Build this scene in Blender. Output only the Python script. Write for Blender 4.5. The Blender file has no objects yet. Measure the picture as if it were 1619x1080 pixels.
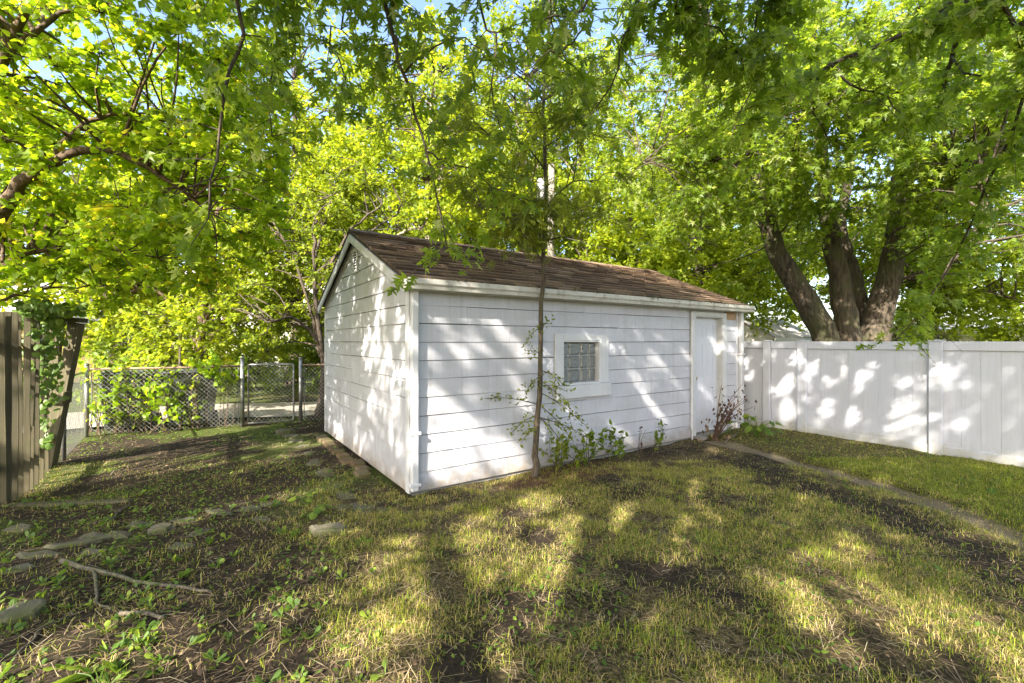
import bpy, math, random
import numpy as np
from mathutils import Vector, Matrix

random.seed(11)
RNG = np.random.default_rng(11)
PI = math.pi
sc = bpy.context.scene
COL = sc.collection

# ------------------------------------------------------------------ camera
F = 711.0                      # focal length in photograph pixels (1619 wide)
H = 1.6                        # eye height
cam_d = bpy.data.cameras.new('camera')
cam_d.sensor_width = 36.0
cam_d.lens = 36.0 * F / 1619.0
cam_d.clip_start = 0.05
cam_d.clip_end = 2000
cam = bpy.data.objects.new('camera', cam_d)
cam.location = (0, 0, H)
cam.rotation_euler = (PI / 2, 0, 0)
COL.objects.link(cam)
sc.camera = cam

# ------------------------------------------------------------------ sky, sun, exposure
SUN_EL = math.radians(34)
SUN_DIR = Vector((0.452 * math.cos(SUN_EL), 0.892 * math.cos(SUN_EL), -math.sin(SUN_EL)))   # direction the light travels
world = bpy.data.worlds.new('World')
sc.world = world
world.use_nodes = True
wn = world.node_tree.nodes
sky = wn.new('ShaderNodeTexSky')
sky.sky_type = 'NISHITA'
sky.sun_disc = False
sky.sun_elevation = SUN_EL
sky.sun_rotation = math.atan2(-SUN_DIR.x, -SUN_DIR.y)
sky.air_density = 1.0
sky.dust_density = 2.5
sky.ozone_density = 1.0
bgn = wn['Background']
bgn.inputs['Strength'].default_value = 0.12
world.node_tree.links.new(sky.outputs[0], bgn.inputs['Color'])
sl = bpy.data.lights.new('sun', 'SUN')
sl.energy = 5.0
sl.angle = math.radians(0.55)
sl.color = (1.0, 0.92, 0.79)
so = bpy.data.objects.new('sun', sl)
so.rotation_euler = SUN_DIR.to_track_quat('-Z', 'Y').to_euler()
so.location = (-10, -16, 20)
COL.objects.link(so)
vs = sc.view_settings
vs.view_transform = 'Standard'
vs.look = 'None'
vs.gamma = 1.0
vs.use_curve_mapping = False
vs.exposure = 2.2
sc.render.engine = 'CYCLES'
cy = sc.cycles
cy.use_denoising = True
cy.max_bounces = 8
cy.diffuse_bounces = 5
cy.glossy_bounces = 3
cy.transmission_bounces = 6
cy.transparent_max_bounces = 4
cy.caustics_reflective = False
cy.caustics_refractive = False

# ------------------------------------------------------------------ geometry helpers
class Geo:
    """collects vertices and faces, then links them as ONE mesh object"""
    def __init__(s):
        s.v, s.flat, s.cnt, s.tone, s.n = [], [], [], [], 0

    def add(s, v, f, tone=0.5):
        v = np.asarray(v, dtype=np.float64).reshape(-1, 3)
        if isinstance(f, np.ndarray):
            s.flat.append((f + s.n).ravel())
            s.cnt.append(np.full(len(f), f.shape[1]))
        else:
            s.flat.append(np.concatenate([np.asarray(q) for q in f]) + s.n)
            s.cnt.append(np.array([len(q) for q in f]))
        s.v.append(v)
        t = np.asarray(tone, dtype=np.float64)
        s.tone.append(np.full(len(v), float(t)) if t.ndim == 0 else t)
        s.n += len(v)
        return s

    def box(s, x0, y0, z0, x1, y1, z1, tone=0.5):
        v = [(x0, y0, z0), (x1, y0, z0), (x1, y1, z0), (x0, y1, z0), (x0, y0, z1), (x1, y0, z1), (x1, y1, z1), (x0, y1, z1)]
        return s.add(v, [(0, 3, 2, 1), (4, 5, 6, 7), (0, 1, 5, 4), (1, 2, 6, 5), (2, 3, 7, 6), (3, 0, 4, 7)], tone)

    def bbox(s, x0, y0, z0, x1, y1, z1, b=0.004, tone=0.5):
        """box with chamfered edges"""
        b = min(b, (x1 - x0) * .4, (y1 - y0) * .4, (z1 - z0) * .4)
        pts = []
        for sx in (0, 1):
            for sy in (0, 1):
                for sz in (0, 1):
                    X, Y, Z = (x0, x1)[sx], (y0, y1)[sy], (z0, z1)[sz]
                    ix, iy, iz = (b, -b)[sx], (b, -b)[sy], (b, -b)[sz]
                    pts += [(X, Y + iy, Z + iz), (X + ix, Y, Z + iz), (X + ix, Y + iy, Z)]
        I = lambda a, c, d, k: 3 * (a * 4 + c * 2 + d) + k
        f = [(I(0,0,0,0), I(0,0,1,0), I(0,1,1,0), I(0,1,0,0)), (I(1,0,0,0), I(1,1,0,0), I(1,1,1,0), I(1,0,1,0)),
             (I(0,0,0,1), I(1,0,0,1), I(1,0,1,1), I(0,0,1,1)), (I(0,1,0,1), I(0,1,1,1), I(1,1,1,1), I(1,1,0,1)),
             (I(0,0,0,2), I(0,1,0,2), I(1,1,0,2), I(1,0,0,2)), (I(0,0,1,2), I(1,0,1,2), I(1,1,1,2), I(0,1,1,2))]
        for a in (0, 1):
            for c in (0, 1):
                f.append((I(a,c,0,0), I(a,c,1,0), I(a,c,1,1), I(a,c,0,1)))
                f.append((I(a,0,c,0), I(a,1,c,0), I(a,1,c,2), I(a,0,c,2)))
                f.append((I(0,a,c,1), I(1,a,c,1), I(1,a,c,2), I(0,a,c,2)))
                for d in (0, 1):
                    f.append((I(a,c,d,0), I(a,c,d,1), I(a,c,d,2)))
        return s.add(pts, f, tone)

    def tube(s, pts, rad, sides=6, cap=True, tone=0.5, rough=0.0):
        p = np.asarray(pts, dtype=np.float64)
        n = len(p)
        r = np.broadcast_to(np.asarray(rad, dtype=np.float64), (n,)).copy()
        t = np.gradient(p, axis=0)
        t /= np.linalg.norm(t, axis=1, keepdims=True) + 1e-12
        ref = np.array([0, 0, 1.0]) if abs(t[0][2]) < .9 else np.array([1.0, 0, 0])
        a = np.cross(t[0], ref); a /= np.linalg.norm(a)
        V = []
        ang = np.arange(sides) * 2 * PI / sides
        for i in range(n):
            a = a - t[i] * np.dot(a, t[i]); a /= np.linalg.norm(a) + 1e-12
            b = np.cross(t[i], a)
            rr = r[i] * (1 + (RNG.uniform(-rough, rough, sides) if rough else 0))
            rr = np.broadcast_to(rr, (sides,))
            V.append(p[i] + (np.cos(ang) * rr)[:, None] * a + (np.sin(ang) * rr)[:, None] * b)
        V = np.concatenate(V)
        k = np.arange(sides); k2 = (k + 1) % sides
        f = [np.stack([i * sides + k, i * sides + k2, (i + 1) * sides + k2, (i + 1) * sides + k], 1) for i in range(n - 1)]
        F_ = [list(q) for q in np.concatenate(f)]
        if cap:
            F_.append(list(k[::-1])); F_.append(list((n - 1) * sides + k))
        return s.add(V, F_, tone)

    def prism(s, poly, axis, c0, c1, tone=0.5):
        """2-D polygon extruded along axis ('x','y','z')"""
        n = len(poly); V = []
        for c in (c0, c1):
            for a, b in poly:
                V.append({'x': (c, a, b), 'y': (a, c, b), 'z': (a, b, c)}[axis])
        f = [list(range(n))[::-1], list(range(n, 2 * n))] + [(i, (i + 1) % n, n + (i + 1) % n, n + i) for i in range(n)]
        return s.add(V, f, tone)

    def build(s, name, mat, parent=None, smooth=False, kind=None):
        me = bpy.data.meshes.new(name)
        V = np.concatenate(s.v); fl = np.concatenate(s.flat).astype(np.int32); ct = np.concatenate(s.cnt).astype(np.int32)
        me.vertices.add(len(V)); me.vertices.foreach_set('co', V.ravel().astype(np.float32))
        me.loops.add(len(fl)); me.loops.foreach_set('vertex_index', fl)
        me.polygons.add(len(ct))
        st = np.zeros(len(ct), dtype=np.int32); st[1:] = np.cumsum(ct)[:-1]
        me.polygons.foreach_set('loop_start', st)
        me.polygons.foreach_set('use_smooth', np.full(len(ct), bool(smooth)))
        at = me.attributes.new('tone', 'FLOAT', 'POINT')
        at.data.foreach_set('value', np.concatenate(s.tone).astype(np.float32))
        me.update(calc_edges=True)
        me.validate()
        o = bpy.data.objects.new(name, me)
        COL.objects.link(o)
        if mat: me.materials.append(mat)
        if parent: o.parent = parent
        if kind: o['kind'] = kind
        return o

def tag(o, label, cat, group=None):
    o['label'] = label; o['category'] = cat
    if group: o['group'] = group
    return o

def thing(name, label, cat, loc=(0, 0, 0), rz=0.0, group=None):
    o = bpy.data.objects.new(name, None)
    o.empty_display_size = 0.2
    COL.objects.link(o)
    o.location = loc; o.rotation_euler = (0, 0, rz)
    return tag(o, label, cat, group)

def clone(o, parent=None):
    c = o.copy(); COL.objects.link(c); c.parent = parent
    for ch in o.children: clone(ch, c)
    return c

def at(px, py, z=0.0):
    """photograph pixel -> point on the level z"""
    d = (H - z) * F / (py - 540.0)
    return np.array([(px - 809.5) / F * d, d, z])

def pd(px, py, d):
    """photograph pixel at a depth known from what stands there"""
    return np.array([(px - 809.5) / F * d, d, H - (py - 540.0) / F * d])

_lat = {}
def vnoise(x, y, scale, seed=0):
    if seed not in _lat: _lat[seed] = np.random.default_rng(seed + 100).random((256, 256))
    L = _lat[seed]
    u = np.asarray(x) / scale + 1000.0; v = np.asarray(y) / scale + 1000.0
    iu = np.floor(u).astype(int); iv = np.floor(v).astype(int)
    fu = u - iu; fv = v - iv
    fu = fu * fu * (3 - 2 * fu); fv = fv * fv * (3 - 2 * fv)
    a = L[iu % 256, iv % 256]; b = L[(iu + 1) % 256, iv % 256]; c = L[iu % 256, (iv + 1) % 256]; d = L[(iu + 1) % 256, (iv + 1) % 256]
    return (a * (1 - fu) + b * fu) * (1 - fv) + (c * (1 - fu) + d * fu) * fv

def smoothpath(pts, n):
    p = np.asarray(pts, dtype=float)
    P = np.vstack([2 * p[0] - p[1], p, 2 * p[-1] - p[-2]])
    out = []
    ts = np.linspace(0, len(p) - 1 - 1e-6, n)
    for t in ts:
        i = int(t); f = t - i
        a, b, c, d = P[i], P[i + 1], P[i + 2], P[i + 3]
        out.append(.5 * ((2 * b) + (-a + c) * f + (2 * a - 5 * b + 4 * c - d) * f * f + (-a + 3 * b - 3 * c + d) * f ** 3))
    return np.array(out)

# ------------------------------------------------------------------ materials
def nt(name):
    m = bpy.data.materials.new(name); m.use_nodes = True
    n = m.node_tree.nodes; l = m.node_tree.links
    return m, n, l, n['Principled BSDF']

def ramp(n, stops):
    r = n.new('ShaderNodeValToRGB')
    e = r.color_ramp.elements
    while len(e) < len(stops): e.new(0.5)
    for i, (p, c) in enumerate(stops):
        e[i].position = p; e[i].color = (*c, 1)
    return r

def noise(n, l, vec, scale, detail=4, rough=.6):
    t = n.new('ShaderNodeTexNoise'); t.inputs['Scale'].default_value = scale
    t.inputs['Detail'].default_value = detail; t.inputs['Roughness'].default_value = rough
    if vec is not None: l.new(vec, t.inputs['Vector'])
    return t

def coords(n, l, scale=(1, 1, 1), kind='Object'):
    tc = n.new('ShaderNodeTexCoord'); mp = n.new('ShaderNodeMapping')
    mp.inputs['Scale'].default_value = scale
    l.new(tc.outputs[kind], mp.inputs['Vector'])
    return mp.outputs[0]

def mixc(n, l, fac, a, b, mode='MIX'):
    m = n.new('ShaderNodeMix'); m.data_type = 'RGBA'; m.blend_type = mode
    for k, v in ((0, fac), (6, a), (7, b)):
        if hasattr(v, 'links'): l.new(v, m.inputs[k])
        elif isinstance(v, tuple): m.inputs[k].default_value = (*v, 1)
        else: m.inputs[k].default_value = v
    return m.outputs[2]

def bump(n, l, h, strength, dist=.01):
    b = n.new('ShaderNodeBump'); b.inputs['Strength'].default_value = strength; b.inputs['Distance'].default_value = dist
    l.new(h, b.inputs['Height'])
    return b.outputs[0]

def leaf_mat(name, stops, trans=0.5, tcol=1.9, rough=.45):
    m, n, l, p = nt(name)
    a = n.new('ShaderNodeAttribute'); a.attribute_name = 'tone'
    r = ramp(n, stops); l.new(a.outputs['Fac'], r.inputs[0])
    p.inputs['Roughness'].default_value = rough
    p.inputs['Specular IOR Level'].default_value = .35
    l.new(r.outputs[0], p.inputs['Base Color'])
    tr = n.new('ShaderNodeBsdfTranslucent')
    tm = mixc(n, l, 1.0, r.outputs[0], (tcol * 1.15, tcol, tcol * .55), 'MULTIPLY')
    l.new(tm, tr.inputs['Color'])
    mx = n.new('ShaderNodeMixShader'); mx.inputs[0].default_value = trans
    l.new(p.outputs[0], mx.inputs[1]); l.new(tr.outputs[0], mx.inputs[2])
    l.new(mx.outputs[0], n['Material Output'].inputs['Surface'])
    return m

def bark_mat(name, c0, c1, moss=None, scale=1.0, b=.9):
    m, n, l, p = nt(name)
    v = coords(n, l, (9 * scale, 9 * scale, 1.6 * scale))
    a = noise(n, l, v, 2.2, 6, .65)
    v2 = coords(n, l, (1, 1, 1))
    big = noise(n, l, v2, 1.7, 3)
    r = ramp(n, [(.38, c0), (.62, c1)]); l.new(a.outputs[0], r.inputs[0])
    c = r.outputs[0]
    if moss:
        rr = ramp(n, [(.5, (0, 0, 0)), (.68, (.75, .75, .75))]); l.new(big.outputs[0], rr.inputs[0])
        c = mixc(n, l, rr.outputs[0], c, moss)
    l.new(c, p.inputs['Base Color']); p.inputs['Roughness'].default_value = .9
    l.new(bump(n, l, a.outputs[0], b, .03), p.inputs['Normal'])
    return m

def paint_mat(name, col, dirt=(.25, .23, .18), amt=.35, striate=True, dscale=2.5, rough=.55, vary=.0, grain=(60, 60, 1.2), splash=None, gc=.90):
    m, n, l, p = nt(name)
    v = coords(n, l, (1, 1, 1)); vz = coords(n, l, grain)
    big = noise(n, l, v, dscale, 6, .7)
    r = ramp(n, [(.48, (0, 0, 0)), (.82, (amt, amt, amt))]); l.new(big.outputs[0], r.inputs[0])
    g = noise(n, l, vz, 1.0, 3)
    rg = ramp(n, [(.3, tuple(x * gc for x in col)), (.7, col)]); l.new(g.outputs[0], rg.inputs[0])
    c = mixc(n, l, r.outputs[0], rg.outputs[0], dirt)
    if splash:
        sx = n.new('ShaderNodeSeparateXYZ'); tc = n.new('ShaderNodeTexCoord'); l.new(tc.outputs['Object'], sx.inputs[0])
        sn = noise(n, l, v, 9, 6, .7); ad = n.new('ShaderNodeMath'); ad.operation = 'MULTIPLY_ADD'; ad.inputs[1].default_value = -.55
        l.new(sn.outputs[0], ad.inputs[0]); l.new(sx.outputs[2], ad.inputs[2])
        sr = ramp(n, [(0, (.75, .75, .75)), (.22, (0, 0, 0))]); ad2 = n.new('ShaderNodeMath'); ad2.operation = 'ADD'; ad2.inputs[1].default_value = .26
        l.new(ad.outputs[0], ad2.inputs[0]); l.new(ad2.outputs[0], sr.inputs[0])
        c = mixc(n, l, sr.outputs[0], c, splash)
        st_ = noise(n, l, coords(n, l, (14, 14, .5)), 1.0, 4, .6); s2 = ramp(n, [(.55, (0, 0, 0)), (.80, (.5, .5, .5))]); l.new(st_.outputs[0], s2.inputs[0])
        c = mixc(n, l, s2.outputs[0], c, dirt)
        fl = noise(n, l, v, 42, 3, .5); f2 = ramp(n, [(.70, (0, 0, 0)), (.73, (.8, .8, .8))]); l.new(fl.outputs[0], f2.inputs[0])
        c = mixc(n, l, f2.outputs[0], c, (.30, .27, .22))
    if vary:
        oi = n.new('ShaderNodeObjectInfo')
        rv = ramp(n, [(0, (1 - vary,) * 3), (1, (1, 1, 1))]); l.new(oi.outputs['Random'], rv.inputs[0])
        c = mixc(n, l, 1.0, c, rv.outputs[0], 'MULTIPLY')
    l.new(c, p.inputs['Base Color']); p.inputs['Roughness'].default_value = rough
    if striate: l.new(bump(n, l, g.outputs[0], .25, .004), p.inputs['Normal'])
    return m

def plain(name, col, rough=.6, metal=0.0, nscale=None, amt=.3, bmp=0):
    m, n, l, p = nt(name)
    p.inputs['Roughness'].default_value = rough; p.inputs['Metallic'].default_value = metal
    if nscale:
        a = noise(n, l, coords(n, l), nscale, 5, .65)
        r = ramp(n, [(.3, tuple(x * (1 - amt) for x in col)), (.7, tuple(min(1, x * (1 + amt * .6)) for x in col))])
        l.new(a.outputs[0], r.inputs[0]); l.new(r.outputs[0], p.inputs['Base Color'])
        if bmp: l.new(bump(n, l, a.outputs[0], bmp, .02), p.inputs['Normal'])
    else:
        p.inputs['Base Color'].default_value = (*col, 1)
    return m

M = {}
M['siding'] = paint_mat('siding_paint', (.485, .485, .53), (.28, .26, .235), .5, vary=.05, splash=(.26, .21, .15))
M['trim'] = paint_mat('trim_paint', (.55, .55, .57), (.34, .31, .26), .45, False, 5)
M['gutter'] = paint_mat('gutter_paint', (.50, .48, .44), (.12, .10, .075), .95, False, 7)
M['core'] = plain('wall_core', (.16, .145, .12), .9)
M['vinyl'] = paint_mat('vinyl', (.455, .47, .52), (.42, .40, .36), .30, False, 1.8, .35, splash=(.30, .28, .19))
M['door'] = paint_mat('door_paint', (.56, .57, .63), (.5, .48, .45), .15, False, 2, .4)
M['plywood'] = plain('bare_plywood', (.36, .24, .14), .8, 0, 12)
M['dark'] = plain('dark_interior', (.012, .012, .012), .9)
M['concrete'] = plain('concrete', (.25, .24, .22), .9, 0, 9, .4, .3)
M['metal'] = plain('galvanised_metal', (.24, .24, .23), .45, .7, 14, .3)
M['rust'] = plain('rusted_rail', (.22, .15, .10), .7, .3, 20, .4)
M['wire'] = plain('chain_wire', (.36, .36, .34), .5, .5)
M['knob'] = plain('brass_knob', (.45, .35, .16), .3, .9)
M['bin'] = plain('bin_plastic', (.030, .034, .032), .45, 0, 6, .3)
M['rubber'] = plain('rubber', (.02, .02, .02), .8)
M['cable'] = plain('cable', (.03, .03, .03), .6)
M['oldwood'] = paint_mat('weathered_wood', (.125, .105, .055), (.045, .055, .016), .95, True, 4.5, .85, .25, (55, 55, 1.3), gc=.38)
M['pole'] = bark_mat('pole_wood', (.10, .09, .075), (.20, .18, .15), None, .7, .4)
M['bark'] = bark_mat('maple_bark', (.018, .013, .009), (.095, .072, .048), (.048, .052, .017), 1.0, 1.0)
M['bark_thin'] = bark_mat('twig_bark', (.03, .022, .016), (.085, .064, .045), None, 2, .4)
M['bark_sap'] = bark_mat('sapling_bark', (.03, .023, .015), (.12, .09, .06), (.10, .095, .05), 2.5, .5)
M['bark_pale'] = bark_mat('pale_bark', (.16, .13, .10), (.36, .31, .24), (.13, .13, .07), .8)
M['bark_red'] = bark_mat('redbud_bark', (.05, .032, .02), (.14, .09, .055), None, 1.6, .5)
M['deadwood'] = bark_mat('dead_wood', (.05, .042, .03), (.14, .115, .08), (.10, .11, .045), 2, .5)
M['house_yellow'] = paint_mat('yellow_siding', (.62, .46, .18), (.4, .3, .15), .2, False)
M['house_pale'] = paint_mat('pale_siding', (.80, .77, .74), (.5, .45, .4), .2, False)
M['roof_grey'] = plain('grey_roofing', (.46, .43, .42), .9, 0, 5, .25)
M['pane'] = plain('window_pane', (.05, .06, .07), .1)
# leaves
M['lf_maple'] = leaf_mat('silver_maple_leaf', [(0, (.066, .112, .012)), (.5, (.12, .185, .017)), (.86, (.185, .25, .026)), (1, (.30, .34, .15))], .54, 2.7)
M['lf_near'] = leaf_mat('overhead_maple_leaf', [(0, (.068, .115, .012)), (.5, (.125, .19, .017)), (.9, (.19, .255, .028)), (1, (.31, .35, .16))], .56, 2.75)
M['lf_red'] = leaf_mat('round_leaf', [(0, (.10, .172, .010)), (.5, (.16, .25, .012)), (.9, (.235, .315, .015)), (1, (.36, .33, .03))], .57, 2.75)
M['lf_bg'] = leaf_mat('yellow_green_leaf', [(0, (.108, .162, .013)), (.5, (.188, .252, .016)), (1, (.285, .337, .023))], .5, 2.2)
M['lf_bg2'] = leaf_mat('olive_leaf', [(0, (.085, .132, .012)), (.5, (.155, .215, .015)), (1, (.25, .30, .022))], .5, 2.2)
M['lf_dark'] = leaf_mat('bush_leaf', [(0, (.055, .095, .010)), (.5, (.11, .17, .015)), (1, (.20, .255, .022))], .45, 2.2)
M['lf_sap'] = leaf_mat('sapling_leaf', [(0, (.085, .115, .018)), (.6, (.155, .195, .024)), (1, (.27, .30, .03))], .5, 2.3)
M['lf_vine'] = leaf_mat('vine_leaf', [(0, (.055, .10, .02)), (.6, (.10, .17, .03)), (1, (.18, .25, .05))], .4, 1.9)
M['lf_weed'] = leaf_mat('weed_leaf', [(0, (.06, .115, .02)), (.6, (.11, .19, .03)), (1, (.24, .32, .04))], .45, 1.9)
M['lf_dead'] = leaf_mat('dead_leaf', [(0, (.05, .026, .022)), (.7, (.12, .07, .045)), (1, (.26, .18, .09))], .25, 1.3, .7)
M['grass'] = leaf_mat('grass_blade', [(0, (.66, .53, .25)), (.28, (.46, .37, .14)), (.40, (.085, .12, .018)), (.70, (.20, .26, .024)), (1, (.38, .45, .035))], .42, 1.8, .6)
M['litter'] = leaf_mat('litter', [(0, (.045, .03, .02)), (.4, (.13, .085, .05)), (.8, (.32, .235, .135)), (1, (.50, .43, .30))], .1, 1.0, .8)

def stone_mat():
    m, n, l, p = nt('mossy_stone')
    v = coords(n, l)
    oi = n.new('ShaderNodeObjectInfo')
    a = noise(n, l, v, 14, 6, .7); b = noise(n, l, v, 4.5, 4, .6)
    r = ramp(n, [(.3, (.05, .044, .032)), (.7, (.14, .12, .088))]); l.new(a.outputs[0], r.inputs[0])
    mo = ramp(n, [(.38, (0, 0, 0)), (.62, (.85, .85, .85))]); l.new(b.outputs[0], mo.inputs[0])
    c = mixc(n, l, mo.outputs[0], r.outputs[0], (.07, .078, .02))
    l.new(c, p.inputs['Base Color']); p.inputs['Roughness'].default_value = .92
    l.new(bump(n, l, a.outputs[0], .8, .02), p.inputs['Normal'])
    return m
M['stone'] = stone_mat()

def brick_mat():
    m, n, l, p = nt('mossy_brick')
    v = coords(n, l)
    oi = n.new('ShaderNodeObjectInfo')
    a = noise(n, l, v, 18, 6, .7); b = noise(n, l, v, 5, 4, .6)
    r = ramp(n, [(0, (.13, .065, .035)), (.5, (.16, .095, .05)), (1, (.17, .125, .075))]); l.new(oi.outputs['Random'], r.inputs[0])
    ra = ramp(n, [(.3, (.6, .6, .6)), (.7, (1, 1, 1))]); l.new(a.outputs[0], ra.inputs[0])
    c = mixc(n, l, 1.0, r.outputs[0], ra.outputs[0], 'MULTIPLY')
    mo = ramp(n, [(.40, (0, 0, 0)), (.58, (.8, .8, .8))]); l.new(b.outputs[0], mo.inputs[0])
    c = mixc(n, l, mo.outputs[0], c, (.062, .062, .018))
    l.new(c, p.inputs['Base Color']); p.inputs['Roughness'].default_value = .92
    l.new(bump(n, l, a.outputs[0], .5, .02), p.inputs['Normal'])
    return m
M['brick'] = brick_mat()

def shingle_mat(rand=True):
    m, n, l, p = nt('asphalt_shingle')
    a = noise(n, l, coords(n, l), 160, 3, .7); b = noise(n, l, coords(n, l, (1, 1, 1)), 6, 4)
    r = ramp(n, [(0, (.065, .040, .026)), (.5, (.125, .080, .052)), (1, (.23, .155, .10))])
    if rand:
        oi = n.new('ShaderNodeObjectInfo'); l.new(oi.outputs['Random'], r.inputs[0])
    else: l.new(b.outputs[0], r.inputs[0])
    ra = ramp(n, [(.3, (.62, .62, .62)), (.7, (1.1, 1.1, 1.1))]); l.new(a.outputs[0], ra.inputs[0])
    c = mixc(n, l, 1.0, r.outputs[0], ra.outputs[0], 'MULTIPLY')
    l.new(c, p.inputs['Base Color']); p.inputs['Roughness'].default_value = .95
    l.new(bump(n, l, a.outputs[0], .5, .004), p.inputs['Normal'])
    return m
M['shingle'] = shingle_mat()
M['deck'] = plain('roof_deck', (.035, .026, .02), .95)

def glass_mat():
    m, n, l, p = nt('patterned_glass_block')
    tc = n.new('ShaderNodeTexCoord')
    hs = []
    for ang in (45, -45):
        mp = n.new('ShaderNodeMapping'); mp.inputs['Rotation'].default_value = (0, math.radians(ang), 0)
        l.new(tc.outputs['Object'], mp.inputs['Vector'])
        w = n.new('ShaderNodeTexWave'); w.inputs['Scale'].default_value = 15; w.bands_direction = 'X'
        l.new(mp.outputs[0], w.inputs['Vector']); hs.append(w.outputs['Fac'])
    mm = n.new('ShaderNodeMath'); mm.operation = 'MULTIPLY'; l.new(hs[0], mm.inputs[0]); l.new(hs[1], mm.inputs[1])
    r = ramp(n, [(0, (.07, .075, .072)), (.8, (.22, .235, .225))]); l.new(mm.outputs[0], r.inputs[0])
    l.new(r.outputs[0], p.inputs['Base Color'])
    p.inputs['Roughness'].default_value = .06
    p.inputs['IOR'].default_value = 1.9
    wob = noise(n, l, tc.outputs['Object'], 30, 2, .5)                # pressed, uneven glass
    ad = n.new('ShaderNodeMath'); ad.operation = 'MULTIPLY_ADD'; ad.inputs[1].default_value = .12
    l.new(mm.outputs[0], ad.inputs[0]); l.new(wob.outputs[0], ad.inputs[2])
    l.new(bump(n, l, ad.outputs[0], .8, .02), p.inputs['Normal'])
    return m
M['glass'] = glass_mat()

def ground_mat():
    m, n, l, p = nt('ground_soil')
    v = coords(n, l)
    fine = noise(n, l, v, 38, 6, .75); mid = noise(n, l, v, 7, 5, .65); big = noise(n, l, v, 1.6, 4, .6)
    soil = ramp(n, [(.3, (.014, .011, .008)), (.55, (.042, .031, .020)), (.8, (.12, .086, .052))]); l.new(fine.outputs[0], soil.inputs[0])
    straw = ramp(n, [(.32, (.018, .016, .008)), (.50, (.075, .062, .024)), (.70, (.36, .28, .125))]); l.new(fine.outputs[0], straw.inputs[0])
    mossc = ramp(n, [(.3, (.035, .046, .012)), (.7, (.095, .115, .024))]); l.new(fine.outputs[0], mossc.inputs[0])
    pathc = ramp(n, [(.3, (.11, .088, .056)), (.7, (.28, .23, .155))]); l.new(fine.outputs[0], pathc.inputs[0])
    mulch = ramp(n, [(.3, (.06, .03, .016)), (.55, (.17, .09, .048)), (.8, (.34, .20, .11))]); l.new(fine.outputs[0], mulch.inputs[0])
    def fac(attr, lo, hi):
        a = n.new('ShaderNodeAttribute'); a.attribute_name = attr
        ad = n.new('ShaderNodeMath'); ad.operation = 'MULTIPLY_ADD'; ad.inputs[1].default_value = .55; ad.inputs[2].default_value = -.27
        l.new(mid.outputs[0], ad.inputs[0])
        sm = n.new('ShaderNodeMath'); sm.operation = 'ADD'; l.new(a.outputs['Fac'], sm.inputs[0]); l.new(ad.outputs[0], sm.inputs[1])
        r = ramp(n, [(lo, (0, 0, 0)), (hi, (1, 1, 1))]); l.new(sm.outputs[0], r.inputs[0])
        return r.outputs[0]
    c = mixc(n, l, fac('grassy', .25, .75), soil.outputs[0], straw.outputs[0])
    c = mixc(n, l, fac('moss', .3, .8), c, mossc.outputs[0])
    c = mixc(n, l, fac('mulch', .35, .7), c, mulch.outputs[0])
    c = mixc(n, l, fac('path', .35, .65), c, pathc.outputs[0])
    l.new(c, p.inputs['Base Color']); p.inputs['Roughness'].default_value = .95
    p.inputs['Specular IOR Level'].default_value = .15
    l.new(bump(n, l, fine.outputs[0], .9, .03), p.inputs['Normal'])
    return m
M['ground'] = ground_mat()
M['gravel'] = plain('gravel', (.30, .27, .23), .95, 0, 30, .45, .4)

# ------------------------------------------------------------------ plan of the yard
A = np.array([-1.063, 4.68, 0.0])                  # near corner of the shed
UA = math.atan2(.5630, .8264)
U = np.array([math.cos(UA), math.sin(UA), 0]); V_ = np.array([-math.sin(UA), math.cos(UA), 0])
SL, SW = 6.3, 3.95                                 # shed length, depth
def to_local(x, y):
    dx, dy = x - A[0], y - A[1]
    return dx * U[0] + dy * U[1], dx * V_[0] + dy * V_[1]
def to_world(lx, ly, z=0.0):
    return A + U * lx + V_ * ly + np.array([0, 0, z])
D0 = np.array([-7.17, 7.58, 0]); D1 = np.array([-4.18, 8.89, 0])   # chain link line
DD = (D1 - D0) / np.linalg.norm(D1 - D0); DN = np.array([-DD[1], DD[0], 0])

PATHL = np.array([[3.15, 7.3], [3.45, 6.75], [3.78, 5.85], [4.08, 4.95], [4.16, 4.2], [4.10, 3.5], [3.95, 2.4], [3.8, 1.0]])
MULL = np.array([[3.05, 5.6], [3.25, 5.0], [3.5, 4.2], [3.55, 3.5], [3.4, 2.9], [3.3, 2.0]])
def dist_poly(x, y, P):
    best = np.full(np.shape(x), 1e9); side = np.zeros(np.shape(x))
    for a, b in zip(P[:-1], P[1:]):
        d = b - a; L = (d ** 2).sum()
        t = np.clip(((x - a[0]) * d[0] + (y - a[1]) * d[1]) / L, 0, 1)
        dx = x - (a[0] + t * d[0]); dy = y - (a[1] + t * d[1])
        q = np.hypot(dx, dy); s_ = d[0] * dy - d[1] * dx
        side = np.where(q < best, s_, side); best = np.minimum(best, q)
    return best, side

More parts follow.
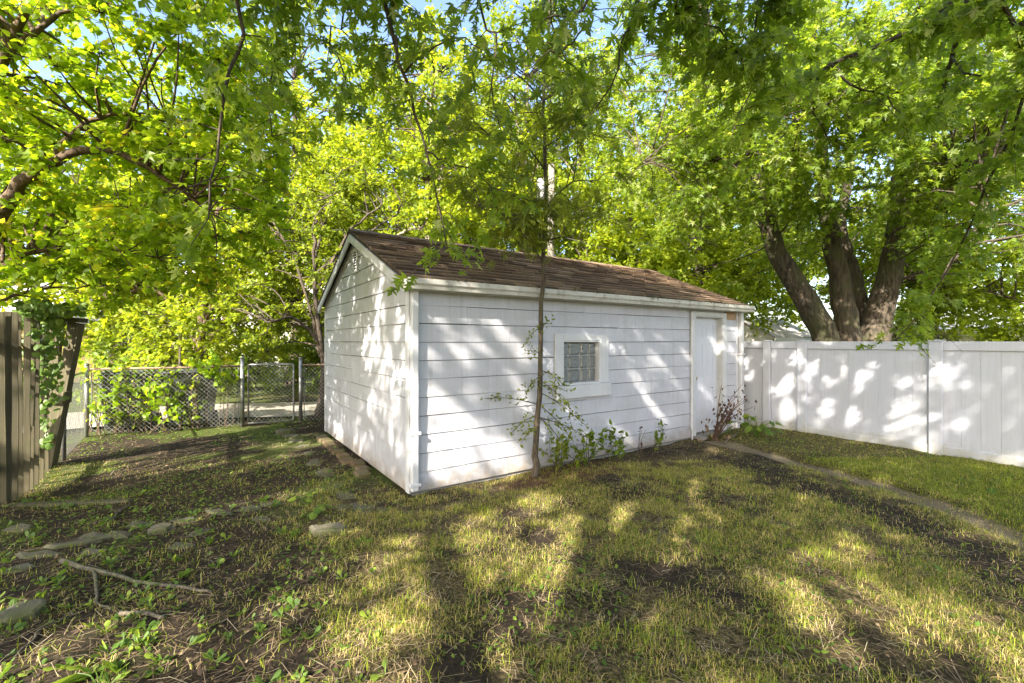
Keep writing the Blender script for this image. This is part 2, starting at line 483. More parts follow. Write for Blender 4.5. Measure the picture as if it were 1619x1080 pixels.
def zones(x, y):
    x = np.asarray(x, float); y = np.asarray(y, float)
    dp, side = dist_poly(x, y, PATHL)
    w = .11 + .10 * vnoise(x, y, .5, 3)
    path = np.clip(1.3 - dp / w, 0, 1) * np.where(y < 7.3, 1, 0)
    lawn = np.where((side > 0) & (dp > .12), 1.0, 0.0) * np.where(y < 9, 1, 0)      # beyond the worn strip
    lawn = np.where((x > 3) & (dp > .12) & (side > 0), 1.0, 0.0)
    dm, _ = dist_poly(x, y, MULL)
    bare = np.clip(1.25 - dm / (.22 + .3 * vnoise(x, y, .6, 5)), 0, 1) * (1 - lawn)
    lx, ly = to_local(x, y)
    near_wall = np.clip(1 - np.abs(ly + .28) / .42, 0, 1) * np.where((lx > .7) & (lx < 6.2), 1, 0)
    mul = np.clip(1.4 - np.hypot((lx - 2.0) / 1.15, (ly + .33) / .36), 0, 1)
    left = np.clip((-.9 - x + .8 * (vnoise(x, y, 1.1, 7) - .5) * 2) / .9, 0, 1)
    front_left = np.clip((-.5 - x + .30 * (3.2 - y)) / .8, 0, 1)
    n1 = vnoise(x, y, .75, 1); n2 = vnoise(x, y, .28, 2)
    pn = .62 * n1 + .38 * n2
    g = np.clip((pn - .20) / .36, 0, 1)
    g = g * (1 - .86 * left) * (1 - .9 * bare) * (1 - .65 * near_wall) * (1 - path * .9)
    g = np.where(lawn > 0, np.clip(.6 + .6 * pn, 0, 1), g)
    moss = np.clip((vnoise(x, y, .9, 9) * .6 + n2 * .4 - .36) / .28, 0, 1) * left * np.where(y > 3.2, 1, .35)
    return dict(grassy=g, path=path, bare=bare, lawn=lawn, mulch=mul, moss=moss, left=left, wall=near_wall)

def ground_z(x, y):
    x = np.asarray(x, float); y = np.asarray(y, float)
    z = .035 * (vnoise(x, y, 1.3, 21) - .5) + .03 * (vnoise(x, y, .35, 22) - .5) + .014 * (vnoise(x, y, .12, 23) - .5)
    dp, side = dist_poly(x, y, PATHL)
    lawn = np.clip((np.where(side > 0, dp, -dp) - .12) / .08, 0, 1) * np.where(x > 2.5, 1, 0)
    z = z + .045 * lawn - .02 * np.clip(1 - dp / .2, 0, 1)
    lx, ly = to_local(x, y)
    inside = (lx > -.12) & (lx < SL + .1) & (ly > -.10) & (ly < SW + .1)
    z = np.where(inside, np.minimum(z, .0), z)
    far = np.clip((np.hypot(x, y - 5) - 8) / 4, 0, 1)
    return z * (1 - far)

# ------------------------------------------------------------------ ground sheet
def axis_lines(lo, hi, step, far):
    a = list(np.arange(lo, hi + 1e-6, step))
    s_ = step; q = hi
    while q < far: s_ *= 1.35; q += s_; a.append(q)
    s_ = step; q = lo
    while q > -far: s_ *= 1.35; q -= s_; a.insert(0, q)
    return np.array(a)
gx = axis_lines(-7.6, 7.0, .06, 900); gy = axis_lines(.4, 9.6, .06, 900)
X, Y = np.meshgrid(gx, gy, indexing='ij')
Z = ground_z(X, Y)
nx, ny = X.shape
I = np.arange(nx * ny).reshape(nx, ny)
gq = np.stack([I[:-1, :-1].ravel(), I[1:, :-1].ravel(), I[1:, 1:].ravel(), I[:-1, 1:].ravel()], 1)
g = Geo(); g.add(np.stack([X.ravel(), Y.ravel(), Z.ravel()], 1), gq)
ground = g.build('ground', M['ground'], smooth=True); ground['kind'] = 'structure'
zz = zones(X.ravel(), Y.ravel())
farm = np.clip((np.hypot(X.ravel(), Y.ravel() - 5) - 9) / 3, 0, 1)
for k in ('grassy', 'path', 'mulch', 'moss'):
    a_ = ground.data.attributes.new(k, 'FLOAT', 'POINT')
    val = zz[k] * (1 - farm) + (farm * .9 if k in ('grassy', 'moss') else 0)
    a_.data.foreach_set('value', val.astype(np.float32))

def flat_strip(name, P, w0, w1, z, mat, n=60):
    g = Geo()
    a = np.array([P + DD * t + DN * w0 + DN * .25 * math.sin(t * 1.3) for t in np.linspace(-22, 26, n)])
    b = np.array([P + DD * t + DN * w1 + DN * .3 * math.sin(t * .9 + 1) for t in np.linspace(-22, 26, n)])
    a[:, 2] = z; b[:, 2] = z
    k = np.arange(n - 1)
    g.add(np.vstack([a, b]), np.stack([k, k + 1, n + k + 1, n + k], 1))
    o = g.build(name, mat); o['kind'] = 'structure'
    return o
flat_strip('alley', D0, .75, 3.1, .048, M['gravel'])

# ------------------------------------------------------------------ the shed (local frame: x along the long wall, y into the depth)
shed = thing('garden_shed', 'white lap-sided shed with brown shingle roof, block window and door', 'shed', tuple(A), UA)
YM = SW / 2
EAVE_Y, EAVE_Z, RIDGE_Z = -.12, 2.25, 3.14
TAN = (RIDGE_Z - EAVE_Z) / (YM - EAVE_Y); PITCH = math.atan(TAN)
RK = .10                                           # gable overhang
def roof_z(y): return EAVE_Z + TAN * (min(y, SW - y) - EAVE_Y)
WIN = (2.077, 2.732, 1.05, 1.60)
DOOR = (4.95, 5.75, 0.03, 2.03)

def wall_rects(length, top, holes):
    """split [0,length]x[0,top] around the openings"""
    xs = sorted({0, length, *[h[0] for h in holes], *[h[1] for h in holes]})
    out = []
    for a, b in zip(xs[:-1], xs[1:]):
        m = (a + b) / 2; hs = [h for h in holes if h[0] < m < h[1]]
        if not hs: out.append((a, b, 0, top))
        for h in hs:
            if h[2] > .05: out.append((a, b, 0, h[2]))
            out.append((a, b, h[3], top))
    return out

def clip_poly(poly, a, b, c):
    """keep a*y+b*z<=c"""
    out = []
    for i in range(len(poly)):
        p, q = poly[i], poly[(i + 1) % len(poly)]
        dp = a * p[0] + b * p[1] - c; dq = a * q[0] + b * q[1] - c
        if dp <= 0: out.append(p)
        if dp * dq < 0:
            t = dp / (dp - dq); out.append((p[0] + t * (q[0] - p[0]), p[1] + t * (q[1] - p[1])))
    return out

def board(poly, z0, axis, plane, sign, parent, expo=.196):
    """lap board: polygon in wall coordinates (s,z); thick at the butt, thin at the top"""
    if len(poly) < 3: return
    n = len(poly); Vv = []
    for s_, z in poly:
        off = .015 - .009 * (z - z0) / expo
        c = plane + sign * off
        Vv.append((s_, c, z) if axis == 'y' else (c, s_, z))
    for s_, z in poly:
        c = plane - sign * .012
        Vv.append((s_, c, z) if axis == 'y' else (c, s_, z))
    f = [list(range(n)), list(range(n, 2 * n))[::-1]] + [(i, (i + 1) % n, n + (i + 1) % n, n + i)[::-1] for i in range(n)]
    Geo().add(Vv, f).build('siding_board', M['siding'], parent)

EXPO = .196; Z0 = .03
# front wall
g = Geo()
for a, b, c, d in wall_rects(SL - .02, 2.16, [WIN, DOOR]):
    g.box(a + .01, .012, c + .002, b - .0005, .10, d)
front = g.build('wall', M['core'], shed)
def open_spans(z0, z1, length):
    sp = [(0.0, length)]
    for h, m in ((WIN, .07), (DOOR, .06)):
        if z1 > h[2] - .02 and z0 < h[3] + .02:
            ns = []
            for a, b in sp:
                if h[0] - m > a and h[1] + m < b: ns += [(a, h[0] - m), (h[1] + m, b)]
                else: ns.append((a, b))
            sp = ns
    return sp
k = 0
while Z0 + k * EXPO < 2.14:
    z0 = Z0 + k * EXPO; z1 = min(z0 + EXPO - .0075, 2.17)
    for a, b in open_spans(z0, z1, SL):
        cuts = [a] + [x for x in np.arange(-.61 * (k % 2) + .02 * ((k * 7) % 5), SL, 1.22) if a + .12 < x < b - .12] + [b]
        for p, q in zip(cuts[:-1], cuts[1:]):
            dz = random.uniform(-.003, .003); tl = random.uniform(-.0025, .0025)
            top = .004 if q > 5.6 and z0 > 1.85 else 0
            if a > 5.7 and z0 > 1.85: continue          # missing pieces above the plywood patch
            board([(p + .0012, z0 + dz - tl), (q - .0012, z0 + dz + tl), (q - .0012, z1 + dz), (p + .0012, z1 + dz)], z0, 'y', 0.0, -1, front)
    for h, m in ((WIN, .07), (DOOR, .06)):            # what is left of a course over or under an opening
        for lo_, hi_ in ((z0, min(z1, h[2] - .012)), (max(z0, h[3] + .012), z1)):
            if z1 > h[2] - .02 and z0 < h[3] + .02 and hi_ - lo_ > .02:
                p, q = h[0] - m, h[1] + m
                board([(p, lo_), (q, lo_), (q, hi_), (p, hi_)], z0, 'y', 0.0, -1, front)
    k += 1
Geo().bbox(5.86, -.004, 1.86, 6.2, .011, 2.15).build('plywood_patch', M['plywood'], shed)
# gable walls and back
for side in (0, 1):
    xp = 0.0 if side == 0 else SL
    sg = -1 if side == 0 else 1
    pl = [(.015, .002), (SW - .015, .002), (SW - .015, roof_z(.0) - .06), (YM, RIDGE_Z - .08), (.015, roof_z(.0) - .06)]
    gw = Geo().prism(pl, 'x', xp - sg * .10 if side else xp + .013, xp - .013 if side else xp + .10).build('wall', M['core'], shed)
    k = 0
    while Z0 + k * EXPO < RIDGE_Z - .15:
        z0 = Z0 + k * EXPO; z1 = z0 + EXPO - .0075
        cuts = [0, SW] if side else [0] + [x for x in np.arange(.4 + .61 * (k % 2), SW, 1.22) if .12 < x < SW - .12] + [SW]
        for p, q in zip(cuts[:-1], cuts[1:]):
            dz = random.uniform(-.003, .003); tl = random.uniform(-.003, .003)
            po = [(p + .0012, z0 + dz - tl), (q - .0012, z0 + dz + tl), (q - .0012, z1 + dz), (p + .0012, z1 + dz)]
            c = roof_z(0) - .055
            po = clip_poly(po, -TAN, 1, c)
            po = clip_poly(po, TAN, 1, c + TAN * SW)
            board(po, z0, 'x', xp, sg, gw)
        k += 1
bw = Geo().box(.02, SW - .10, .002, SL - .02, SW - .013, 2.16).build('wall', M['core'], shed)
for k in range(11):
    z0 = Z0 + k * EXPO
    board([(0, z0), (SL, z0), (SL, min(z0 + EXPO + .006, 2.17)), (0, min(z0 + EXPO + .006, 2.17))], z0, 'y', SW, 1, bw)
Geo().box(.03, .005, -.15, SL - .03, SW - .03, .001).build('foundation_slab', M['concrete'], shed)
# corner boards
Geo().bbox(-.022, -.018, .02, .004, .072, 2.15, .003).build('corner_board', M['trim'], shed)
Geo().bbox(-.022, SW - .07, .02, .004, SW + .018, 2.15, .003).build('corner_board', M['trim'], shed)
Geo().bbox(6.20, -.024, .02, SL + .012, .0, 2.15, .003).build('corner_board', M['trim'], shed)

# roof: two decks, shingle tabs, ridge caps
def slab(y0, y1, x0, x1, lift0, lift1):
    """piece of a roof plane between y0 (low) and y1 (high), as a thin slab"""
    cs, sn = math.cos(PITCH), math.sin(PITCH)
    Vv = []
    for lift in (lift0, lift1):
        for x, y in ((x0, y0), (x1, y0), (x1, y1), (x0, y1)):
            zr = EAVE_Z + TAN * (y - EAVE_Y)
            Vv.append((x, y - sn * lift, zr + cs * lift))
    return Vv, [(3, 2, 1, 0), (4, 5, 6, 7), (0, 1, 5, 4), (1, 2, 6, 5), (2, 3, 7, 6), (3, 0, 4, 7)]
g = Geo()
g.add(*slab(EAVE_Y, YM, -RK, SL + RK, -.035, -.004))
v, f = slab(EAVE_Y, YM, -RK, SL + RK, -.035, -.004)
g.add([(a, SW - b, c) for a, b, c in v], [q[::-1] for q in f])
roof = g.build('roof', M['deck'], shed)
NC, SLOPE = 15, math.hypot(YM - EAVE_Y, RIDGE_Z - EAVE_Z)
EX = SLOPE / NC; TW = (SL + 2 * RK + .02) / 19.5
def tab_mesh(w, taper, t0):
    h = EX * 1.22
    Vv = [(0.003, 0, 0), (w - .003, taper, 0), (w - .003, h, 0), (.003, h, 0), (.003, 0, t0), (w - .003, taper, t0 * .85), (w - .003, h, .003), (.003, h, .003)]
    o = Geo().add(Vv, [(3, 2, 1, 0), (4, 5, 6, 7), (0, 1, 5, 4), (1, 2, 6, 5), (2, 3, 7, 6), (3, 0, 4, 7)]).build('shingle', M['shingle'], roof)
    me = o.data; bpy.data.objects.remove(o); return me
TABS = [tab_mesh(TW, random.uniform(-.010, .010), random.uniform(.018, .032)) for _ in range(7)]
HALF = [tab_mesh(TW / 2, random.uniform(-.004, .004), random.uniform(.018, .030)) for _ in range(3)]
def put_shingle(me, x, j):
    y0 = j * EX * math.cos(PITCH) + EAVE_Y - .02; zr = EAVE_Z + TAN * (y0 - EAVE_Y)
    o = bpy.data.objects.new('shingle', me); COL.objects.link(o); o.parent = roof
    lift = .002 + random.uniform(0, .003)
    o.location = (x, y0 - math.sin(PITCH) * lift, zr + math.cos(PITCH) * lift)
    o.rotation_euler = (PITCH - .035, 0, random.uniform(-.006, .006))
for j in range(NC):
    x = -RK - .01
    if j % 2: put_shingle(random.choice(HALF), x, j); x += TW / 2
    for i in range(19): put_shingle(random.choice(TABS), x, j); x += TW
    if not j % 2: put_shingle(random.choice(HALF), x, j)
g = Geo()
for j in range(NC):
    for i in range(20):
        x0 = -RK - .01 + i * TW - (TW / 2 if j % 2 else 0)
        x0, x1 = max(x0, -RK - .01), min(x0 + TW - .005, SL + RK + .01)
        if x1 - x0 < .02: continue
        y0 = EAVE_Y - .02 + j * EX * math.cos(PITCH)
        v, f = slab(y0, y0 + EX * 1.15 * math.cos(PITCH), x0, x1, 0, .012 + .004 * random.random())
        v = [(a, SW - b, c + (.010 if q in (0, 1, 4, 5) else -.004)) for q, (a, b, c) in enumerate(v)]
        g.add(v, [q[::-1] for q in f])
sf = g.build('shingle_field', M['shingle'], roof); sf['kind'] = 'stuff'
capm = None
for i in range(28):
    x = -RK - .012 + i * (SL + 2 * RK) / 28
    if capm is None:
        g = Geo()
        for s_ in (-1, 1):
            Vv = []
            for lift in (0, .01):
                for a, b in ((0, 0), (.29, 0), (.29, .13), (0, .13)):
                    Vv.append((a, s_ * b, -b * TAN + lift + (.008 if a == 0 else 0)))
            ff = [(3, 2, 1, 0), (4, 5, 6, 7), (0, 1, 5, 4), (1, 2, 6, 5), (2, 3, 7, 6), (3, 0, 4, 7)]
            g.add(Vv, ff if s_ > 0 else [q[::-1] for q in ff])
        o = g.build('ridge_shingle', M['shingle'], roof); capm = o.data
    else:
        o = bpy.data.objects.new('ridge_shingle', capm); COL.objects.link(o); o.parent = roof
    o.location = (x, YM, RIDGE_Z + .018)
g = Geo(); rg_ = np.random.default_rng(77); n_ = 420     # fallen leaves, seeds and twigs caught on the shingles
lx_ = rg_.uniform(0, SL, n_); ly_ = EAVE_Y + (YM - EAVE_Y) * rg_.random(n_) ** 1.6; zz_ = EAVE_Z + TAN * (ly_ - EAVE_Y) + .036
for a_, b_, c_ in zip(lx_, ly_, zz_):
    d_ = rg_.normal(0, 1, 3) * [1, .8, .1]; d_ /= np.linalg.norm(d_); e_ = np.array([-d_[1], d_[0], 0]) * rg_.uniform(.15, .4); L_ = rg_.uniform(.010, .028); o_ = np.array([a_, b_, c_])
    g.add([o_ - d_ * L_, o_ + e_ * L_, o_ + d_ * L_ + [0, d_[1] * 0, d_[1] * L_ * TAN], o_ - e_ * L_], np.array([[0, 1, 2], [0, 2, 3]]), rg_.beta(1.6, 1.6))
g.build('roof_litter', M['litter'], roof, kind='stuff')
# rake boards and friezes on both gables
for xo, sg in ((-RK, -1), (SL + RK, 1)):
    for flip in (0, 1):
        def yy(y): return SW - y if flip else y
        rb = Geo()
        q = [(EAVE_Y, EAVE_Z - .045), (YM, RIDGE_Z - .045), (YM, RIDGE_Z - .15), (EAVE_Y, EAVE_Z - .15)]
        rb.prism([(yy(a), b) for a, b in (q if not flip else q[::-1])], 'x', xo - .012, xo + .012)
        rb.build('rake_board', M['trim'], shed)
        fz = Geo()
        d = -.022 if sg < 0 else SL + .022
        q = [(-.005, roof_z(0) - .06), (YM, RIDGE_Z - .065), (YM, RIDGE_Z - .19), (-.005, roof_z(0) - .185)]
        fz.prism([(yy(a), b) for a, b in (q if not flip else q[::-1])], 'x', min(d, d - sg * .02) - .001, max(d, d - sg * .02))
        fz.build('frieze_board', M['trim'], shed)
# eave fascia, soffit
Geo().box(-RK + .014, EAVE_Y + .004, 2.12, SL + RK - .014, EAVE_Y + .022, 2.205).build('fascia', M['trim'], shed)
Geo().box(-.02, EAVE_Y + .023, 2.165, SL + .02, .012, 2.180).build('soffit', M['trim'], shed)
# gutter, with its dirt and moss
gp = [(-.122, 2.235), (-.128, 2.235), (-.128, 2.130), (-.205, 2.130), (-.215, 2.165), (-.232, 2.185), (-.232, 2.235), (-.222, 2.238), (-.222, 2.190), (-.206, 2.170), (-.198, 2.138), (-.122, 2.138)]
g = Geo(); g.prism(gp, 'x', -RK - .02, SL + RK + .03)
g.box(-RK - .024, -.226, 2.134, -RK - .0195, -.124, 2.234); g.box(SL + RK + .0295, -.226, 2.134, SL + RK + .034, -.124, 2.234)
gut = g.build('gutter', M['gutter'], shed)
g = Geo()
for i in range(900):
    x = RNG.uniform(0, 1) ** .8 * SL; x = x if RNG.random() < .45 else RNG.uniform(3.4, 5.4)
    p = np.array([x, -.222 + RNG.normal(0, .006), 2.236 + abs(RNG.normal(0, .006))])
    if RNG.random() < .5: p[1] = RNG.uniform(-.21, -.14); p[2] = 2.20 + RNG.uniform(0, .035)
    s_ = RNG.uniform(.006, .018); d = RNG.normal(0, 1, (3, 3)) * s_
    g.add(p + d, np.array([[0, 1, 2]]), RNG.random())
g.build('gutter_debris', leaf_mat('gutter_moss', [(0, (.03, .028, .015)), (.6, (.07, .075, .02)), (1, (.16, .11, .06))], .1, 1), gut, kind='stuff')
# downspouts
def downspout(x0, x1, zb):
    g = Geo(); g.bbox(x0, -.088, zb, x1, -.026, 2.135, .012)
    d = g.build('downspout', M['trim'], shed)
    for z in ((zb + .05, .63) if x0 < 1 else (.6, 1.35)):
        Geo().bbox(x0 - .022, -.096, z, x1 + .022, -.019, z + .035, .006).build('strap', M['trim'], d)
downspout(-.012, .068, .05)
downspout(6.25, 6.33, .10)
g = Geo(); g.bbox(4.80, -.062, .16, 4.865, -.019, 2.10, .012); g.tube([(4.832, -.04, .17), (4.832, -.04, .03), (4.832, -.05, -.02)], .012, 8)
g.build('conduit_cover', M['trim'], shed)
# window
wc = Geo(); wx0, wx1, wz0, wz1 = WIN
for nm, b in (('casing', (wx0 - .145, -.036, wz0 - .02, wx0 - .012, -.012, wz1 + .10)), ('casing', (wx1 + .012, -.036, wz0 - .02, wx1 + .165, -.012, wz1 + .10)),
              ('casing', (wx0 - .0115, -.033, wz1 + .012, wx1 + .0115, -.012, wz1 + .098)), ('sill', (wx0 - .15, -.085, wz0 - .19, wx1 + .165, -.012, wz0 - .022))):
    Geo().bbox(*b, .004).build(nm, M['trim'], shed)
g = Geo()
g.box(wx0 - .0115, -.03, wz0, wx0 + .004, .09, wz1); g.box(wx1 - .014, -.03, wz0, wx1 + .0115, .09, wz1)
g.box(wx0 - .0115, -.028, wz1 - .006, wx1 + .0115, .09, wz1 + .0115); g.box(wx0 - .0115, -.04, wz0 - .0215, wx1 + .0115, .09, wz0 + .006)
g.build('window_frame', M['trim'], shed)
ww = [.135, .205, .150, .135]; tot = sum(ww); xs = [wx0 + .004]
for w in ww: xs.append(xs[-1] + w * (wx1 - wx0 - .018) / tot)
zs = np.linspace(wz0 + .006, wz1 - .006, 4)
win = Geo().box(wx0 + .004, .05, wz0 + .006, wx1 - .014, .056, wz1 - .006).build('mortar_bed', plain('mortar', (.30, .30, .29), .9), shed)
for i in range(4):
    for j in range(3):
        Geo().bbox(xs[i] + .008, .030, zs[j] + .008, xs[i + 1] - .008, .075, zs[j + 1] - .008, .016).build('glass_block', M['glass'], shed)
# door
dx0, dx1, dz0, dz1 = DOOR
g = Geo(); g.box(dx0 + .022, .085, dz0 + .02, dx1 - .022, .10, dz1 - .02)
door = g.build('door', M['door'], shed)
w = (dx1 - dx0 - .044); fx = [dx0 + .022, dx0 + .022 + .115, dx0 + .022 + w / 2 - .05, dx0 + .022 + w / 2 + .05, dx1 - .022 - .115, dx1 - .022]
fz = [dz0 + .02, dz0 + .24, dz0 + .80, dz0 + .95, dz0 + 1.52, dz0 + 1.64, dz0 + 1.86, dz1 - .02]
g = Geo()
for a, b in ((0, 1), (2, 3), (4, 5)): g.box(fx[a], .079, fz[0], fx[b], .0849, fz[7])
for a, b in ((0, 1), (2, 3), (4, 5), (6, 7)):
    for c, d in ((1, 2), (3, 4)): g.box(fx[c], .0793, fz[a], fx[d], .0849, fz[b])
g.build('stile_and_rail', M['door'], door)
for a, b in ((1, 2), (3, 4), (5, 6)):
    for c, d in ((1, 2), (3, 4)): Geo().bbox(fx[c] + .025, .080, fz[a] + .025, fx[d] - .025, .0849, fz[b] - .025, .004).build('door_panel', M['door'], door)
g = Geo(); g.tube([(dx0 + .085, .069, .98), (dx0 + .085, .045, .98), (dx0 + .085, .030, .98), (dx0 + .085, .012, .98), (dx0 + .085, .006, .98)], [.012, .012, .026, .027, .012], 12)
g.build('door_knob', M['knob'], door, True)
M['jamb'] = paint_mat('worn_jamb_paint', (.46, .46, .45), (.2, .18, .15), .5, False, 8)
Geo().box(dx0 + .0005, -.02, dz0, dx0 + .020, .11, dz1).build('door_jamb', M['jamb'], shed)
Geo().box(dx1 - .020, -.02, dz0, dx1 - .0005, .11, dz1).build('door_jamb', M['jamb'], shed)
Geo().box(dx0 + .0205, -.02, dz1 - .02, dx1 - .0205, .11, dz1 - .0005).build('door_jamb', M['jamb'], shed)
Geo().bbox(dx1 + .001, -.034, .04, dx1 + .105, -.012, dz1 + .07, .004).build('casing', M['trim'], shed)
Geo().bbox(dx0 - .075, -.034, .04, dx0 - .001, -.012, dz1 + .07, .004).build('casing', M['trim'], shed)
Geo().bbox(dx0, -.032, dz1 + .001, dx1, -.012, dz1 + .068, .004).build('casing', M['trim'], shed)
Geo().bbox(dx0 - .02, -.16, -.03, dx1 + .02, .11, .028, .008).build('door_step', M['concrete'], shed)
# louvred gable vent
vy0, vy1, vz0, vz1 = YM - .115, YM + .115, 2.56, 2.90
g = Geo()
for b in ((vy0, vz0, vy0 + .03, vz1), (vy1 - .03, vz0, vy1, vz1), (vy0 + .03, vz0, vy1 - .03, vz0 + .03), (vy0 + .03, vz1 - .045, vy1 - .03, vz1)):
    g.box(-.036, b[0], b[1], -.006, b[2], b[3])
vent = g.build('gable_vent', M['trim'], shed)
Geo().box(-.018, vy0 + .03, vz0 + .03, -.012, vy1 - .03, vz1 - .045).build('vent_backing', M['dark'], vent)
for i in range(7):
    z = vz0 + .036 + i * .0375
    Geo().add([(-.034, vy0 + .03, z), (-.034, vy1 - .03, z), (-.026, vy1 - .03, z + .016), (-.026, vy0 + .03, z + .016),
               (-.031, vy0 + .03, z - .003), (-.031, vy1 - .03, z - .003), (-.026, vy1 - .03, z + .010), (-.026, vy0 + .03, z + .010)],
              [(0, 1, 2, 3)[::-1], (4, 5, 6, 7), (0, 1, 5, 4), (0, 3, 7, 4), (1, 2, 6, 5), (2, 3, 7, 6)]).build('vent_slat', M['trim'], vent)

# ------------------------------------------------------------------ white vinyl fence, parallel to the gable, beyond the shed
FX = 6.65
vf = thing('vinyl_fence', 'tall white vinyl privacy fence with capped posts beside the shed', 'fence', tuple(A), UA)
posts = [1.45, -.34, -.93, -2.62, -4.40, -6.20]
for i, t in enumerate(posts):
    w = .062 if i in (1,) else .072
    p = Geo().bbox(FX - w + .012, t - w, -.1, FX + w + .012, t + w, 1.60, .006).build('post', M['vinyl'], vf)
    g = Geo(); g.bbox(FX - w + .004, t - w - .008, 1.598, FX + w + .020, t + w + .008, 1.616, .004)
    g.add([(FX - w + .006, t - w - .006, 1.615), (FX + w + .018, t - w - .006, 1.615), (FX + w + .018, t + w + .006, 1.615), (FX - w + .006, t + w + .006, 1.615), (FX + .012, t, 1.632)],
          [(0, 1, 4), (1, 2, 4), (2, 3, 4), (3, 0, 4)])
    g.build('post_cap', M['vinyl'], p)
for a, b in zip(posts[:-1], posts[1:]):
    hi, lo = a - .066, b + .066
    Geo().bbox(FX - .016, lo, 1.475, FX + .040, hi, 1.60, .006).build('rail', M['vinyl'], vf)
    Geo().bbox(FX - .016, lo, .035, FX + .040, hi, .155, .006).build('rail', M['vinyl'], vf)
    n = max(2, round((hi - lo) / .19)); wd = (hi - lo) / n
    for i in range(n):
        y0 = lo + i * wd
        Geo().bbox(FX + .004 + random.uniform(-.001, .001), y0 + .0004, .10, FX + .022, y0 + wd - .0004, 1.53, .0022).build('fence_board', M['vinyl'], vf)

# ------------------------------------------------------------------ weathered picket fence and leaning boards (left)
def wood_plank(parent, base, w, t, h, rz, lean, name='picket', skew=0.0, w1=None):
    g = Geo(); n = 6; w1 = w1 or w
    cr = []
    for i in range(n + 1):
        q = i / n; hw = (w + (w1 - w) * q) / 2 * (1 + random.uniform(-.03, .03)); ox = random.uniform(-.004, .004)
        zt = h * q - .08 * (q == 0)
        cr.append([(-hw + ox, -t / 2, zt), (hw + ox, -t / 2, zt + (random.uniform(-.02, .02) if i == n else 0)), (hw + ox, t / 2, zt), (-hw + ox, t / 2, zt)])
    Vv = [p for c in cr for p in c]
    f = [(0, 3, 2, 1), (4 * n, 4 * n + 1, 4 * n + 2, 4 * n + 3)]
    for i in range(n):
        for k in range(4): f.append((4 * i + k, 4 * i + (k + 1) % 4, 4 * i + 4 + (k + 1) % 4, 4 * i + 4 + k))
    o = g.add(Vv, f).build(name, M['oldwood'], parent)
    o.location = tuple(base); o.rotation_euler = (lean, skew, rz)
    return o
pf = thing('picket_fence', 'weathered brown picket fence with gaps and ivy on it', 'fence')
for px, py, w in ((-58, 842, .07), (-40, 830, .06), (-22, 818, .07), (-9, 809, .05), (3, 800, .06), (12, 797, .05), (32, 786, .045), (49, 773, .04), (66, 757, .035), (22, 793, .06), (41, 779, .05), (57, 767, .04), (74, 747, .035)):
    b = at(px, py)
    wood_plank(pf, b, w, .024, H - (497 - 540 + random.uniform(-6, 6)) / F * b[1], math.radians(38 + random.uniform(-4, 4)), random.uniform(-.02, .02), skew=random.uniform(-.012, .012))
r0, r1 = at(-70, 850), at(78, 741)
for z in (.35, 1.55):
    a, b = r0 + [-.10, .05, z], r1 + [-.10, .05, z]
    d = (b - a) / np.linalg.norm(b - a); nn = np.array([-d[1], d[0], 0]) * .02
    g = Geo(); g.add([a - nn, b - nn, b + nn, a + nn, a - nn + [0, 0, .09], b - nn + [0, 0, .09], b + nn + [0, 0, .09], a + nn + [0, 0, .09]],
                     [(0, 3, 2, 1), (4, 5, 6, 7), (0, 1, 5, 4), (1, 2, 6, 5), (2, 3, 7, 6), (3, 0, 4, 7)])
    g.build('stringer', M['oldwood'], pf)
lp = thing('leaning_gate_post', 'dark tapered wooden panel leaning outward at the end of the picket fence', 'post')
b = at(82, 738)
wood_plank(lp, b + [-.02, 0, 0], .09, .10, 1.86, math.radians(12), -.03, 'board', .135, .13)
wood_plank(lp, b + [-.13, .06, 0], .10, .05, 1.84, math.radians(12), .0, 'board', .05, .17)
o = Geo().bbox(-.26, -.09, 0, .22, .09, .06, .01).build('cap_board', M['oldwood'], lp); o.location = tuple(b + [.12, .03, 1.85]); o.rotation_euler = (0, .04, .2)
o = Geo().bbox(-.12, -.075, 0, .12, .075, .15, .01).build('cleat', M['oldwood'], lp); o.location = tuple(b + [.06, .0, .82]); o.rotation_euler = (0, .1, .2)

# ------------------------------------------------------------------ chain link fences and gate
def chain_mesh(name, P, Q, z0, z1, parent, step=.074, r=.0019):
    L = np.linalg.norm(Q - P); d = (Q - P) / L; nrm = np.array([-d[1], d[0], 0]); hh = z1 - z0
    g = Geo()
    for sgn in (1, -1):
        for s_ in np.arange(-hh, L + hh, step * 1.0):
            a = s_ if sgn > 0 else s_ + hh * 0; 
            x0, x1 = (s_, s_ + hh) if sgn > 0 else (s_ + hh, s_)
            t0, t1 = 0.0, 1.0
            for lim, up in ((0, False), (L, True)):
                tt = (lim - x0) / (x1 - x0) if x1 != x0 else 0
                if x1 > x0: (t0, t1) = (t0, min(t1, tt)) if up else (max(t0, tt), t1)
                else: (t0, t1) = (max(t0, tt), t1) if up else (t0, min(t1, tt))
            if t1 - t0 < .02: continue
            off = nrm * .0035 * sgn
            pa = P + d * (x0 + (x1 - x0) * t0) + [0, 0, z0 + hh * t0] + off
            pb = P + d * (x0 + (x1 - x0) * t1) + [0, 0, z0 + hh * t1] + off
            g.tube([pa, (pa + pb) / 2 + nrm * RNG.normal(0, .004), pb], r, 3, False)
    return g.build(name, M['wire'], parent, kind='stuff')
def post(parent, P, h, r=.03, cap=True, name='post'):
    g = Geo(); P = np.asarray(P, float)
    g.tube([P + [0, 0, -.1], P + [0, 0, h]], r, 12)
    if cap: g.tube([P + [0, 0, h], P + [0, 0, h + .02], P + [0, 0, h + .035]], [r * 1.15, r * 1.15, r * .5], 12)
    return g.build(name, M['metal'], parent, True)
cf = thing('chain_link_fence', 'galvanised chain link fence with rusty top rail and vines, shutting off the alley', 'fence')
def DP(t, z=0): return D0 + (D1 - D0) * t + np.array([0, 0, z])
